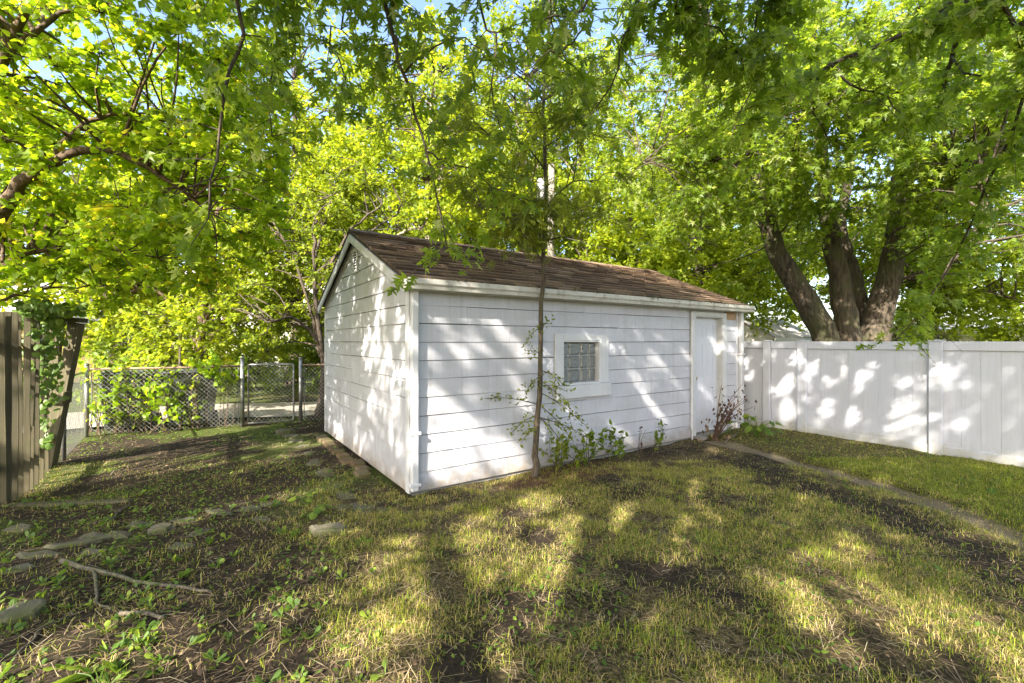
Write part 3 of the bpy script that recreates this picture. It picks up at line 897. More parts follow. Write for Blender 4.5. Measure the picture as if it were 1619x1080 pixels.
for t, r, h in ((0, .034, 1.20), (.695, .036, 1.28), (1.0, .034, 1.26), (1.45, .034, 1.2)): post(cf, DP(t), h, r)
chain_mesh('wire_mesh', DP(.01), DP(.685), .02, 1.12, cf); chain_mesh('wire_mesh', DP(1.01), DP(1.44), .02, 1.12, cf)
for a, b in ((0.0, .695), (1.0, 1.45)):
    g = Geo(); g.tube([DP(a, 1.135), DP((a + b) / 2, 1.128), DP(b, 1.142)], .019, 8); g.build('top_rail', M['rust'], cf, True)
for t in (.02, .675, 1.02):
    g = Geo(); g.tube([DP(t, .03), DP(t, 1.1)], .008, 6); g.build('tension_bar', M['metal'], cf)
gt = thing('chain_link_gate', 'narrow chain link gate hung between two metal posts', 'gate')
ga, gb = .725, .962
g = Geo()
g.tube([DP(ga, .06), DP(ga, 1.14), DP(ga + .004, 1.16), DP(gb - .004, 1.16), DP(gb, 1.14), DP(gb, .06), DP(gb - .004, .05), DP(ga + .004, .05), DP(ga, .06)], .017, 8)
g.build('gate_frame', M['metal'], gt, True)
chain_mesh('wire_mesh', DP(ga + .006), DP(gb - .006), .06, 1.14, gt)
for z in (.25, .95):
    g = Geo(); g.tube([DP(.70, z), DP(ga, z)], .012, 6); g.build('hinge', M['rust'], gt)
g = Geo(); g.tube([DP(gb - .002, .82), DP(gb + .012, .84), DP(1.0, .84)], .010, 6); g.build('latch', M['rust'], gt)
cs_ = thing('side_chain_link_fence', 'short run of chain link behind the leaning post, seen edge on', 'fence')
S0 = np.array([-6.03, 6.05, 0])
post(cs_, S0, 1.16, .026)
chain_mesh('wire_mesh', S0, D0 + [.03, -.05, 0], .02, 1.08, cs_)
g = Geo(); g.tube([S0 + [0, 0, 1.1], D0 + [0.03, -.05, 1.1]], .017, 8); g.build('top_rail', M['metal'], cs_, True)

# ------------------------------------------------------------------ refuse carts behind the chain link
def cart(P, rz, label, w=.62, d=.70, h=1.0):
    o = thing('refuse_cart', label, 'bin', tuple(P), rz, 'refuse carts behind the chain link')
    g = Geo(); n = 5; R = []
    for i in range(n + 1):
        q = i / n; hw = w / 2 * (.82 + .18 * q); hd = d / 2 * (.8 + .2 * q); z = .06 + (h - .06) * q; c = .05
        R.append([(-hw + c, -hd, z), (hw - c, -hd, z), (hw, -hd + c, z), (hw, hd - c, z), (hw - c, hd, z), (-hw + c, hd, z), (-hw, hd - c, z), (-hw, -hd + c, z)])
    Vv = [p for r in R for p in r]; f = [list(range(8))[::-1], list(range(8 * n, 8 * n + 8))]
    for i in range(n):
        for k in range(8): f.append((8 * i + k, 8 * i + (k + 1) % 8, 8 * i + 8 + (k + 1) % 8, 8 * i + 8 + k))
    b = g.add(Vv, f).build('body', M['bin'], o)
    g = Geo(); g.bbox(-w / 2 - .025, -d / 2 - .03, h, w / 2 + .025, d / 2 + .03, h + .05, .02); g.bbox(-w / 2 + .05, -d / 2 + .05, h + .048, w / 2 - .05, d / 2 - .05, h + .075, .012)
    g.build('lid', M['bin'], o)
    for s_ in (-1, 1):
        g = Geo(); g.tube([(s_ * w * .40, d * .36, .12), (s_ * (w * .40 + .05), d * .36, .12)], .12, 16); g.build('wheel', M['rubber'], o)
    g = Geo(); g.tube([(-w * .3, d / 2 + .02, h - .04), (-w * .3, d / 2 + .08, h - .02), (w * .3, d / 2 + .08, h - .02), (w * .3, d / 2 + .02, h - .04)], .015, 8); g.build('handle', M['bin'], o)
cart(DP(.14) + DN * .52, math.atan2(DD[1], DD[0]) + .06, 'black refuse cart behind the wire beside the corner post', .80)
cart(DP(.42) + DN * .50, math.atan2(DD[1], DD[0]) - .05, 'black refuse cart behind the wire, the one toward the gate', .74)

# ------------------------------------------------------------------ brick edging, flagstones, border stones
be = thing('brick_edging', 'row of mossy old bricks laid along the gable wall', 'edging', tuple(A), UA)
y = .85
i = 0
while y < 3.5:
    L = random.uniform(.20, .34)
    g = Geo(); g.bbox(-.085 + random.uniform(-.02, .02), -L / 2 + .012, -.05, .085 + random.uniform(-.03, .02), L / 2 - .012, .05 + random.uniform(-.018, .014), .018)
    o = g.build('brick', M['brick'], be); o.location = (-.175 + random.uniform(-.03, .03), y + L / 2, .0)
    o.rotation_euler = (random.uniform(-.07, .07), random.uniform(-.12, .08), random.uniform(-.10, .10)); y += L; i += 1

def stone(parent, P, rx, ry, h, rz, name, tilt=.05, n=9):
    g = Geo()
    ang = np.sort(np.arange(n) * 2 * PI / n + RNG.uniform(-.25, .25, n))
    rr = RNG.uniform(.78, 1.12, n)
    b = np.stack([np.cos(ang) * rx * rr, np.sin(ang) * ry * rr, np.full(n, -.06)], 1)
    t1 = b * [1.0, 1.0, 0] + [0, 0, 1] * (h - .014 + RNG.uniform(-.012, .006, n))[:, None]
    t2 = t1 * [.86, .86, 1] + [0, 0, 1] * (.013 + RNG.uniform(-.006, .006, n))[:, None]
    c = np.array([[0, 0, h + .002]])
    k = np.arange(n); k2 = (k + 1) % n
    f = [list(q) for q in np.stack([k, k2, n + k2, n + k], 1)] + [list(q) for q in np.stack([n + k, n + k2, 2 * n + k2, 2 * n + k], 1)] + [[2 * n + a, 2 * n + b_, 3 * n] for a, b_ in zip(k, k2)]
    o = g.add(np.vstack([b, t1, t2, c]), f).build(name, M['stone'], parent)
    z = float(ground_z(P[0], P[1]))
    o.location = (P[0], P[1], z); o.rotation_euler = (random.uniform(-tilt, tilt), random.uniform(-tilt, tilt), rz)
    return o
fp = thing('flagstone_path', 'worn flagstones set in the dirt alongside the gable wall', 'path')
for px, py, rx, ry in ((575, 800, .20, .15), (545, 782, .22, .13), (530, 766, .18, .14), (515, 748, .22, .14), (498, 733, .2, .15), (488, 718, .19, .14), (478, 706, .2, .15), (468, 696, .2, .15), (540, 802, .13, .09), (508, 772, .12, .10), (458, 688, .2, .15), (449, 681, .2, .13), (606, 806, .12, .09)):
    stone(fp, at(px, py), rx * .9, ry * .9, .008, UA + random.uniform(-.4, .4) + PI / 2, 'flagstone', .025)
se = thing('stone_border', 'broken line of flat mossy stones crossing the dirt', 'edging')
for px, py, rx, ry, h in ((18, 905, .17, .11, .06), (60, 880, .24, .10, .06), (112, 862, .22, .09, .07), (150, 850, .16, .09, .05), (190, 845, .17, .09, .05), (222, 832, .17, .09, .06), (262, 838, .10, .07, .09), (288, 824, .14, .08, .05), (318, 842, .13, .09, .05), (345, 812, .17, .09, .05), (390, 806, .17, .09, .04), (432, 797, .17, .08, .04), (470, 796, .16, .09, .035), (285, 862, .14, .08, .05), (145, 872, .13, .07, .05), (30, 835, .15, .10, .07), (412, 822, .12, .08, .04)):
    stone(se, at(px, py), rx * .8, ry * .75, h * .30, random.uniform(-.3, .5), 'border_stone', .12)
tag(stone(None, at(520, 842), .17, .09, .05, .2, 'flat_stone', .06), 'single flat pale stone lying in the grass by the shed corner', 'stone')
tag(stone(None, at(22, 975), .15, .11, .045, .6, 'tan_rock', .2), 'blocky tan rock half sunk in dark soil below the stone border', 'rock')
tag(stone(None, at(450, 686), .16, .10, .09, .3, 'grey_rock', .15), 'grey rock on the dirt in front of the chain link gate', 'rock')
tag(stone(None, at(255, 840), .09, .07, .05, .5, 'round_cobble', .1, 11), 'rounded pinkish cobble sitting on the stone border', 'stone')
o = Geo().bbox(-.55, -.05, -.03, .55, .05, .05, .012).build('timber', M['oldwood']); p = at(110, 797); o.location = (p[0], p[1], float(ground_z(p[0], p[1])) - .025); o.rotation_euler = (0, 0, .12)
tag(o, 'greenish rotting timber lying on the dirt near the picket fence', 'timber')

# ------------------------------------------------------------------ leaves
def half_mirror(pts, tris, mid):
    """pts: right half incl. midrib; mirror to the left"""
    n = len(pts); P = [list(p) for p in pts]; mp = {}
    for i, p in enumerate(pts):
        if i in mid: mp[i] = i
        else: mp[i] = len(P); P.append([-p[0], p[1]])
    T = [list(t) for t in tris] + [[mp[a], mp[c], mp[b]] for a, b, c in tris]
    P = np.array(P); z = -.28 * np.abs(P[:, 0]) - .22 * np.clip(P[:, 1] - .3, 0, 1) ** 2
    return np.column_stack([P, z]), np.array(T)
MAPLE = half_mirror([(0, 0), (.46, .02), (.13, .25), (.28, .31), (.60, .58), (.24, .51), (.085, .43), (.20, .66), (0, 1.0), (0, .42)],
                    [(0, 1, 2), (0, 2, 9), (2, 3, 5), (3, 4, 5), (2, 5, 6), (2, 6, 9), (9, 6, 7), (9, 7, 8)], {0, 8, 9})
MAPLE_LO = half_mirror([(0, 0), (.46, .05), (.12, .27), (.60, .58), (.15, .48), (0, 1.0)], [(0, 1, 2), (0, 2, 5), (2, 3, 4), (2, 4, 5)], {0, 5})
HEART = half_mirror([(0, 0), (.30, -.10), (.50, .22), (.34, .66), (0, 1.0)], [(0, 1, 2), (0, 2, 3), (0, 3, 4)], {0, 4})
OVAL = half_mirror([(0, 0), (.27, .32), (.20, .70), (0, 1)], [(0, 1, 2), (0, 2, 3)], {0, 3})
DIAM = half_mirror([(0, 0), (.34, .48), (0, 1)], [(0, 1, 2)], {0, 2})
SPOON = half_mirror([(0, 0), (.05, .1), (.06, .45), (.20, .68), (.16, .9), (0, 1)], [(0, 1, 2), (0, 2, 5), (2, 3, 4), (2, 4, 5)], {0, 5})
def pinnate(n=6, w=.22):
    P, T = [], []
    for i in range(n):
        y = .12 + .80 * i / n
        for s_ in (-1, 1):
            L = .26 * (1 - .35 * abs(i / n - .4)); b = len(P)
            dx, dy = s_ * L * .92, L * .42
            px, py = -dy * w * s_, dx * w * s_
            P += [(0, y, 0), (dx * .5 - px, y + dy * .5 - py, .02), (dx, y + dy, -.05), (dx * .5 + px, y + dy * .5 + py, .02)]
            T += [(b, b + 1, b + 2), (b, b + 2, b + 3)]
    b = len(P); P += [(0, .9, 0), (.08, 1.03, 0), (0, 1.2, -.05), (-.08, 1.03, 0)]; T += [(b, b + 1, b + 2), (b, b + 2, b + 3)]
    return np.array(P), np.array(T)
PINN = pinnate()

def unit(a): return a / (np.linalg.norm(a, axis=-1, keepdims=True) + 1e-9)
def put_leaves(geo, T, pos, axis, nrm, size, tone):
    tv, tf = T
    a = unit(axis); n = unit(nrm - a * (nrm * a).sum(1, keepdims=True)); b = np.cross(a, n)
    sz = np.asarray(size)[:, None, None]
    Vv = pos[:, None, :] + sz * (tv[None, :, 0, None] * b[:, None] + tv[None, :, 1, None] * a[:, None] + tv[None, :, 2, None] * n[:, None])
    N, k = len(pos), len(tv)
    Ff = (tf[None] + (np.arange(N) * k)[:, None, None]).reshape(-1, 3)
    geo.add(Vv.reshape(-1, 3), Ff, np.repeat(tone, k))

def sample_ells(ells, n, rng, power=.42):
    w = np.array([e[2] for e in ells], float); w /= w.sum()
    k = rng.choice(len(ells), n, p=w)
    d = unit(rng.normal(size=(n, 3))); r = rng.random(n) ** power
    c = np.array([e[0] for e in ells])[k]; R = np.array([e[1] for e in ells])[k]
    return c + d * r[:, None] * R

def keep_ok(p, shed_gap=.25, extra=None):
    lx, ly = to_local(p[:, 0], p[:, 1])
    rz = EAVE_Z + TAN * (np.minimum(ly, SW - ly) - EAVE_Y)
    inshed = (lx > -.4) & (lx < SL + .4) & (ly > -.5) & (ly < SW + .5) & (p[:, 2] < rz + shed_gap)
    # keep the air round the photographer free
    near = np.hypot(p[:, 0], p[:, 1]) < 1.5
    low = p[:, 2] < 3.2
    ok = ~inshed & ~(near & low)
    if extra is not None: ok &= extra(p)
    return ok

# ---- openings in the canopy through which the sun reaches the yard: (point, radius) pairs; no leaf hangs on the sun ray there
def on_plane(px, py, ax, c):
    """pixel -> point on a wall plane of the yard frame (ax 0: lx=c, ax 1: ly=c)"""
    r = np.array([(px - 809.5) / F, 1.0, -(py - 540.0) / F]); nn = U if ax == 0 else V_
    s_ = (c + np.dot(nn, A)) / np.dot(nn, r); p = r * s_; p[2] += H; return p
GAPS = []
for px, py, r in ((1000, 822, .26), (955, 832, .26), (900, 848, .26), (850, 795, .20), (780, 830, .20), (705, 850, .18), (640, 858, .12), (905, 945, .22), (872, 930, .2), (800, 888, .15), (765, 903, .18), (700, 930, .18), (655, 968, .18), (600, 1000, .15),
                  (525, 832, .10), (1318, 835, .20), (1352, 872, .17), (1262, 872, .16), (1215, 890, .16), (1335, 905, .18), (1385, 950, .18), (1268, 962, .12), (1425, 985, .16), (1325, 1015, .10), (1405, 842, .10), (1090, 770, .15), (1125, 712, .12),
                  (1500, 960, .12), (1560, 985, .12), (1600, 1045, .13), (1560, 835, .12), (365, 800, .16), (325, 818, .13), (430, 790, .15), (485, 780, .12), (60, 1050, .12), (250, 1005, .10), (235, 700, .22), (330, 695, .22), (130, 712, .18), (400, 690, .2), (430, 730, .15), (520, 740, .1), (20, 960, .12)):
    GAPS.append((at(px, py), r))
for px, py, r in ((1258, 560, .07), (1240, 612, .10), (1246, 650, .13), (1238, 668, .08), (1340, 592, .10), (1375, 582, .09), (1355, 612, .10), (1330, 640, .15), (1345, 658, .10), (1312, 640, .10), (1425, 640, .12), (1438, 672, .12), (1462, 706, .12), (1425, 602, .06), (1400, 685, .06), (1480, 597, .07), (1287, 575, .06), (1515, 662, .05), (1592, 668, .05), (1600, 722, .10), (1182, 570, .05), (1188, 592, .05), (1550, 720, .05)):
    GAPS.append((on_plane(px, py, 0, 6.65), r))
for px, py, r in ((690, 622, .08), (712, 648, .10), (745, 680, .10), (778, 710, .10), (812, 735, .08), (700, 690, .10), (690, 740, .09), (740, 740, .08), (785, 515, .06), (805, 535, .05), (722, 545, .04), (738, 565, .04), (832, 560, .05), (868, 565, .05), (880, 585, .05), (918, 522, .04), (930, 536, .04), (985, 558, .055), (1000, 585, .055), (1012, 608, .05), (1040, 572, .06), (1062, 598, .07), (1075, 615, .05), (975, 678, .05), (990, 692, .05), (1118, 618, .05), (1108, 604, .05), (960, 545, .03), (750, 620, .04), (640, 520, .03), (1135, 545, .04), (1165, 680, .06), (670, 560, .04), (655, 600, .05), (668, 700, .07), (760, 545, .04), (815, 600, .05), (830, 640, .05), (900, 650, .04), (930, 690, .05), (1030, 640, .04), (1050, 660, .04), (880, 500, .03), (950, 505, .03), (1010, 530, .04), (1045, 535, .04), (735, 500, .03), (690, 500, .03), (860, 690, .05), (1085, 560, .04)):
    GAPS.append((on_plane(px, py, 1, 0.0), r + .025))
for px, py, r in ((600, 470, .045), (604, 440, .04), (597, 520, .045), (594, 555, .05), (572, 600, .05), (566, 635, .055), (562, 665, .05), (578, 690, .045), (632, 640, .045), (628, 690, .045), (620, 735, .04), (540, 610, .035), (548, 655, .035), (615, 600, .03), (585, 640, .05), (590, 720, .04), (640, 585, .04)):
    GAPS.append((on_plane(px, py, 0, 0.0), r + .01))
GC = np.array([q[0] for q in GAPS]); GR = np.array([q[1] for q in GAPS]); SD = np.array(SUN_DIR)
def sunny(p, grow=1.0):
    """True where a point lies on the sun ray of one of the openings"""
    out = np.zeros(len(p), bool)
    for c, r in zip(GC, GR):
        d = p - c; t = d @ SD
        out |= (np.linalg.norm(d - t[:, None] * SD, axis=1) < r * grow + .035) & (t < -.15)
    return out

def limb(parent, pts, r0, r1, mat, name='limb', n=18, sides=9, wig=.0, rng=RNG, flare=0):
    p = smoothpath(pts, n)
    if wig: p[1:-1] += rng.normal(0, wig, (n - 2, 3))
    q = np.linspace(0, 1, n); r = r0 + (r1 - r0) * q ** .8
    if flare: r *= 1 + flare * np.exp(-q * 9)
    Geo().tube(p, r, sides, True, rough=.07).build(name, mat, parent, True)
    return p, r

def crown(parent, ells, limbs, n_cl, rad, n_tw, n_lf, T, size, mat, bmat, seed, droop=.25, flat=.55, extra=None, name='crown', shed_gap=.25,
          br=.014, tone=(0.0, 1.0), power=.42, bend=.2, gaps=False, twigs=True):
    """leaf sprays on twigs round cluster centres; every cluster hangs on a branch from the nearest limb"""
    rng = np.random.default_rng(seed)
    C = sample_ells(ells, n_cl, rng, power)
    C = C[keep_ok(C, shed_gap, extra)]
    LP = np.concatenate([l[0] for l in limbs]); LR = np.concatenate([l[1] for l in limbs])
    bg = Geo()
    dirs = np.zeros_like(C)
    for i, c in enumerate(C):
        dd = (np.linalg.norm(LP - c, axis=1) + .6 * np.clip(LP[:, 2] - c[2], 0, None)) * rng.uniform(.75, 1.3, len(LP))
        j = int(np.argmin(dd)); s_ = LP[j]
        L = np.linalg.norm(c - s_); m = (s_ + c) / 2 + np.array([0, 0, bend * L * .5]) + rng.normal(0, .06 * L, 3)
        pp = smoothpath([s_, m, c], 6)
        bg.tube(pp, np.linspace(min(br * 1.9, max(LR[j] * .7, .006)), br * .4, 6), 5, False)
        dirs[i] = unit((c - m)[None])[0]
    n = len(C)
    # twigs
    cs = np.repeat(C, n_tw, 0); od = np.repeat(dirs, n_tw, 0)
    td = rng.normal(size=cs.shape); td[:, 2] *= flat; td = unit(unit(td) + .55 * od); td[:, 2] -= droop * .5
    td = unit(td); tl = rad * rng.uniform(.55, 1.25, len(cs))
    tb = cs - td * (tl * .12)[:, None]
    for a, d, L in zip(tb, td, tl) if twigs else ():
        e = a + d * L; e[2] -= droop * L * .35
        m = a + d * L * .5
        bg.tube(np.array([a, m, e]), [br * .36, br * .26, br * .14], 3, False)
    # leaves along the twigs
    q = rng.uniform(.15, 1.08, (len(cs), n_lf)); N = q.size
    pos = (tb[:, None] + td[:, None] * (tl[:, None] * q)[..., None])
    pos[..., 2] -= droop * .35 * tl[:, None] * q ** 2
    pos = pos.reshape(-1, 3) + rng.normal(0, rad * .055, (N, 3))
    ax = unit(np.repeat(td, n_lf, 0) + rng.normal(0, .65, (N, 3))); ax[:, 2] -= droop
    nr = np.tile([0, 0, 1.0], (N, 1)) + rng.normal(0, .55, (N, 3))
    ct = np.repeat(rng.uniform(-.22, .22, n), n_tw * n_lf)
    tn = np.clip(tone[0] + (tone[1] - tone[0]) * (rng.beta(2.2, 2.2, N) + ct), 0, .985)
    tn = np.where(rng.random(N) < .004, 1.0, tn)
    ok = keep_ok(pos, shed_gap - .1, extra)
    if gaps: ok &= ~sunny(pos)
    g = Geo(); put_leaves(g, T, pos[ok], ax[ok], nr[ok], size * rng.uniform(.7, 1.25, ok.sum()), tn[ok])
    g.build(name, mat, parent, kind='stuff')
    if bg.n: bg.build('branches', bmat, parent, True, kind='stuff')
    return C

# ---- the large many-stemmed maple beyond the vinyl fence
mt = thing('silver_maple', 'large silver maple with four thick forking trunks behind the white fence', 'tree', (7.5, 10, 0))
o_ = np.array([7.5, 10, 0.0])
Lm = []
def ml(pts, r0, r1, flare=.25, name='trunk', n=34, sides=18):
    P = [np.asarray(p, float) - o_ for p in pts]
    p, r = limb(mt, P, r0, r1, M['bark'], name, n, sides, .015, flare=flare)
    Lm.append((p + o_, r))
ml([(7.25, 9.9, -.1), pd(1312, 545, 9.9), pd(1262, 455, 9.9), pd(1228, 395, 9.9), pd(1205, 320, 9.7), pd(1188, 235, 9.4), pd(1130, 90, 8.8), (3.0, 8.2, 9.5)], .30, .08)
ml([(7.5, 10.0, -.1), pd(1340, 540, 10), pd(1330, 450, 10), pd(1312, 365, 10), pd(1300, 260, 10.2), pd(1285, 120, 10.6), (6.6, 11, 10.5)], .29, .07)
ml([(7.75, 10.5, -.1), pd(1362, 535, 10.5), pd(1352, 440, 10.6), pd(1330, 350, 10.8), pd(1345, 200, 11.4), (8.0, 12, 10)], .21, .06)
ml([(7.85, 10.0, -.1), pd(1380, 540, 10), pd(1402, 450, 10), pd(1420, 360, 9.9), pd(1428, 260, 9.8), pd(1450, 110, 9.5), (9.2, 9.2, 10.5)], .34, .09)
ml([pd(1424, 300, 9.8), pd(1500, 220, 9), (11, 7.8, 6.5), (12.5, 7, 7.2)], .13, .04, 0, 'limb', 12, 8)
ml([pd(1195, 270, 9.5), pd(1120, 250, 8.9), pd(1020, 255, 8.3), (2.4, 7.8, 4.7)], .06, .012, 0, 'limb', 12, 7)
ml([pd(1425, 280, 9.8), pd(1400, 200, 8.2), pd(1340, 160, 7), pd(1260, 190, 6.2)], .07, .012, 0, 'limb', 12, 7)
ml([pd(1430, 250, 9.8), pd(1520, 260, 8.0), pd(1560, 330, 7.0), pd(1490, 440, 6.6)], .10, .02, 0, 'limb', 14, 7)
def mexclude(p):     # trunks stay readable above the fence
    d = p[:, 1]; px = 809.5 + F * p[:, 0] / d; py = 540 - F * (p[:, 2] - H) / d
    return ~((p[:, 1] < 11.2) & (px > 1235) & (px < 1405) & (py > 400)) & (p[:, 2] > 2.2) & (p[:, 1] > 5.0)
for i in range(len(Lm)): pass
def shift_l(Ls, o): return [(p - o, r) for p, r in Ls]
class Off:                                    # leaves of a thing are stored relative to its base
    pass
def crown_at(parent, off, ells, limbs, *a, **k):
    off = np.asarray(off, float)
    before = set(parent.children)
    C = crown(parent, ells, limbs, *a, **k)
    for ch in parent.children:
        if ch not in before:
            me = ch.data; n = len(me.vertices); co = np.empty(n * 3, np.float32); me.vertices.foreach_get('co', co)
            co = co.reshape(-1, 3) - off.astype(np.float32); me.vertices.foreach_set('co', co.ravel()); me.update()
    return C
crown_at(mt, o_, [((6.5, 9.5, 8.3), (6.0, 4.2, 3.8), 5), ((4.2, 8.6, 6.0), (2.6, 1.8, 1.7), 1.5), ((10.5, 8.2, 5.4), (3.0, 2.2, 2.4), 2.2), ((9.4, 7.4, 3.6), (1.3, 1.0, 1.0), .35), ((7.8, 7.4, 5.6), (2.5, 1.6, 1.3), 1.1), ((8.0, 12.5, 4.5), (5, 1.5, 2.5), 1.0), ((5.4, 6.9, 5.6), (2.2, 1.1, 1.0), .9), ((8.3, 8.6, 4.4), (1.8, .8, .8), .5), ((3.4, 8.2, 4.8), (1.7, .9, .9), .7), ((4.8, 6.7, 5.0), (1.4, .8, .8), .5), ((6.2, 9.3, 4.4), (1.5, .8, .7), .35)],
      Lm, 640, .72, 9, 14, MAPLE_LO, .100, M['lf_maple'], M['bark_thin'], 5, .35, .5, mexclude, br=.011)

# ---- maple behind the photographer: its crown shades the yard and hangs into the picture
nm = thing('overhanging_maple', 'tall maple rooted behind the viewer, its leafy branches hanging over the yard', 'tree', (-3.2, -4.6, 0))
o2 = np.array([-3.2, -4.6, 0.0])
Ln = []
def nl(pts, r0, r1, name='limb', n=16, sides=8, mat='bark', flare=0):
    P = [np.asarray(p, float) - o2 for p in pts]
    p, r = limb(nm, P, r0, r1, M[mat], name, n, sides, .012, flare=flare)
    Ln.append((p + o2, r)); return p + o2, r
nl([(-3.2, -4.6, -.1), (-3.15, -4.5, 1.5), (-3.0, -4.3, 3.6), (-2.8, -4.0, 6), (-2.6, -3.8, 9)], .42, .16, 'trunk', 18, 12, flare=.4)
nl([(-3.0, -4.3, 3.8), (-1.5, -3.2, 5.4), (.6, -1.6, 6.4), (2.2, .6, 6.6), (3.4, 2.4, 6.2)], .17, .05)
nl([(-2.9, -4.1, 4.8), (-2.9, -2.2, 6.3), (-2.4, .0, 6.9), (-1.6, 1.8, 6.6), (-1.0, 3.0, 6.0)], .15, .04)
nl([(-3.0, -4.2, 4.4), (-5.0, -3.0, 6.0), (-6.4, -1.6, 6.8)], .14, .04)
nl([(-2.9, -4.2, 5.2), (0, -4.4, 7.2), (2.4, -3.6, 8.2)], .13, .04)
H_ = []
def hang(pts, r0, r1, n=14):
    p, r = nl(pts, r0, r1, 'hanging_branch', n, 6, 'bark_thin'); H_.append((p, r)); return p
hang([(-2.4, .8, 6.8), (-2.1, 2.3, 5.4), pd(378, 0, 3.0), pd(366, 90, 3.0), pd(350, 190, 3.0), pd(338, 280, 3.0), pd(330, 345, 3.0)], .020, .005)
hang([(-2.2, .6, 6.9), (-1.7, 2.0, 5.6), pd(470, 0, 3.3), pd(440, 70, 3.4), pd(425, 150, 3.5), pd(430, 215, 3.5)], .014, .004)
hang([(-1.2, 2.2, 6.4), pd(606, 0, 3.4), pd(628, 70, 3.4), pd(650, 160, 3.4), pd(672, 235, 3.4), pd(688, 320, 3.4), pd(706, 390, 3.4)], .022, .004)
hang([pd(640, 115, 3.4), pd(690, 75, 3.3), pd(735, 60, 3.2), pd(765, 90, 3.1)], .009, .003, 10)
hang([pd(675, 240, 3.4), pd(730, 260, 3.5), pd(790, 300, 3.6)], .008, .003, 10)
hang([(1.6, 1.0, 6.6), (1.1, 2.4, 5.2), pd(940, -10, 3.2), pd(895, 20, 3.2), pd(862, 30, 3.2)], .018, .006, 10)
hang([pd(925, 30, 3.2), pd(905, 70, 3.2), pd(868, 82, 3.2), pd(820, 115, 3.2)], .008, .003, 10)
hang([(3.2, 2.2, 6.2), pd(1545, -30, 3.9), pd(1500, 5, 3.9), pd(1455, 40, 4.0), pd(1380, 75, 4.1), pd(1310, 102, 4.2), pd(1255, 140, 4.3), pd(1190, 145, 4.4)], .035, .008, 18)
hang([pd(1310, 100, 4.2), pd(1345, 132, 4.2), pd(1400, 155, 4.2), pd(1445, 190, 4.2)], .014, .004, 10)
hang([(3.3, 2.4, 6.2), pd(1560, -40, 4.2), pd(1535, 20, 4.5), pd(1508, 80, 4.8), pd(1495, 130, 5.0), pd(1475, 190, 5.2)], .045, .015, 16)
hang([pd(1505, 90, 4.8), pd(1540, 118, 4.6), pd(1580, 115, 4.5), pd(1619, 108, 4.4)], .014, .005, 10)
hang([(3.4, 2.4, 6.2), pd(1590, -30, 3.6), pd(1640, 60, 3.6), pd(1600, 210, 4.2), pd(1545, 330, 4.8), pd(1500, 420, 5.1), pd(1450, 500, 5.3), pd(1418, 535, 5.4)], .022, .005, 20)
hang([(2.4, 1.0, 6.6), pd(1215, -30, 3.5), pd(1208, 60, 3.5), pd(1195, 130, 3.6), pd(1160, 200, 3.7)], .012, .004, 12)
hang([(2.0, .6, 6.6), pd(1080, -60, 3.4), pd(1100, 10, 3.5), pd(1140, 50, 3.6), pd(1180, 110, 3.8)], .016, .005, 12)
hang([(-.6, 2.0, 6.3), pd(748, -30, 3.4), pd(785, 60, 3.4), pd(775, 140, 3.5), pd(795, 215, 3.6)], .013, .004, 12)
hang([(1.2, 1.8, 6.3), pd(1015, -30, 3.6), pd(985, 60, 3.8), pd(960, 140, 3.9), pd(925, 200, 4.0)], .014, .004, 12)
hang([(-1.4, 2.0, 6.4), pd(545, -30, 3.6), pd(520, 50, 3.8), pd(545, 120, 3.9), pd(560, 175, 4.0)], .012, .004, 12)
hang([(.4, 1.8, 6.4), pd(870, -40, 4.2), pd(880, 60, 4.3), pd(905, 130, 4.4), pd(890, 190, 4.5)], .012, .004, 12)
# canopy overhead and behind
crown_at(nm, o2, [((-2.9, -2.9, 7.2), (5.4, 4.2, 2.9), 6), ((.6, -.6, 6.9), (3.8, 2.0, 1.6), 1.5), ((-2.4, 1.2, 6.8), (2.8, 1.6, 1.3), 1.2), ((.2, -5.2, 6.6), (3.4, 2.6, 2.2), 2.2), ((-6.6, -3.6, 5.8), (2.2, 2.4, 1.7), 1.5), ((2.8, -2.6, 7.3), (2.4, 2.2, 1.6), 1.7)],
      Ln[:5], 720, .72, 9, 12, MAPLE_LO, .13, M['lf_near'], M['bark_thin'], 6, .35, .5, lambda p: p[:, 2] > 3.4, br=.012, power=.55, gaps=True)
# leaf sprays along the hanging branches: the nearest leaves are single objects
rng = np.random.default_rng(33)
PS, AX, NR, SZ = [], [], [], []
tw = Geo()
for p, r in H_:
    L = np.cumsum(np.r_[0, np.linalg.norm(np.diff(p, axis=0), axis=1)])
    vis = (p[:, 1] > 1.6)
    nst = int(max(4, L[-1] * 9))
    for s_ in np.linspace(L[-1] * .30, L[-1], nst):
        i = min(np.searchsorted(L, s_), len(p) - 1); c = p[i]
        if c[1] < 2.2: continue
        for _ in range(2 if c[0] > 1.2 else 1):
            d = unit(rng.normal(size=3) * [1, 1, .5]); ln = rng.uniform(.18, .48); d[2] -= .25
            m = c + d * ln * .5; e = c + d * ln - np.array([0, 0, .10 * ln])
            tw.tube(np.array([c, m, e]) - o2, [.004, .003, .0018], 3, False)
            for q in np.linspace(.3, 1.05, 6):
                for sd in (0, 1):
                    PS.append(c + d * ln * q + rng.normal(0, .03, 3)); a = d * .5 + rng.normal(0, .55, 3); a[2] -= .65
                    AX.append(a); NR.append(rng.normal(0, .6, 3) + [0, -.25, .8]); SZ.append(.098 * rng.uniform(.65, 1.2))
PS, AX, NR, SZ = map(np.array, (PS, AX, NR, SZ))
ok = keep_ok(PS, .12) & ~sunny(PS); PS, AX, NR, SZ = PS[ok], AX[ok], NR[ok], SZ[ok]
show = SZ / PS[:, 1]
inv = (np.abs(PS[:, 0] / PS[:, 1]) < 1.12) & (PS[:, 2] - H < .74 * PS[:, 1])
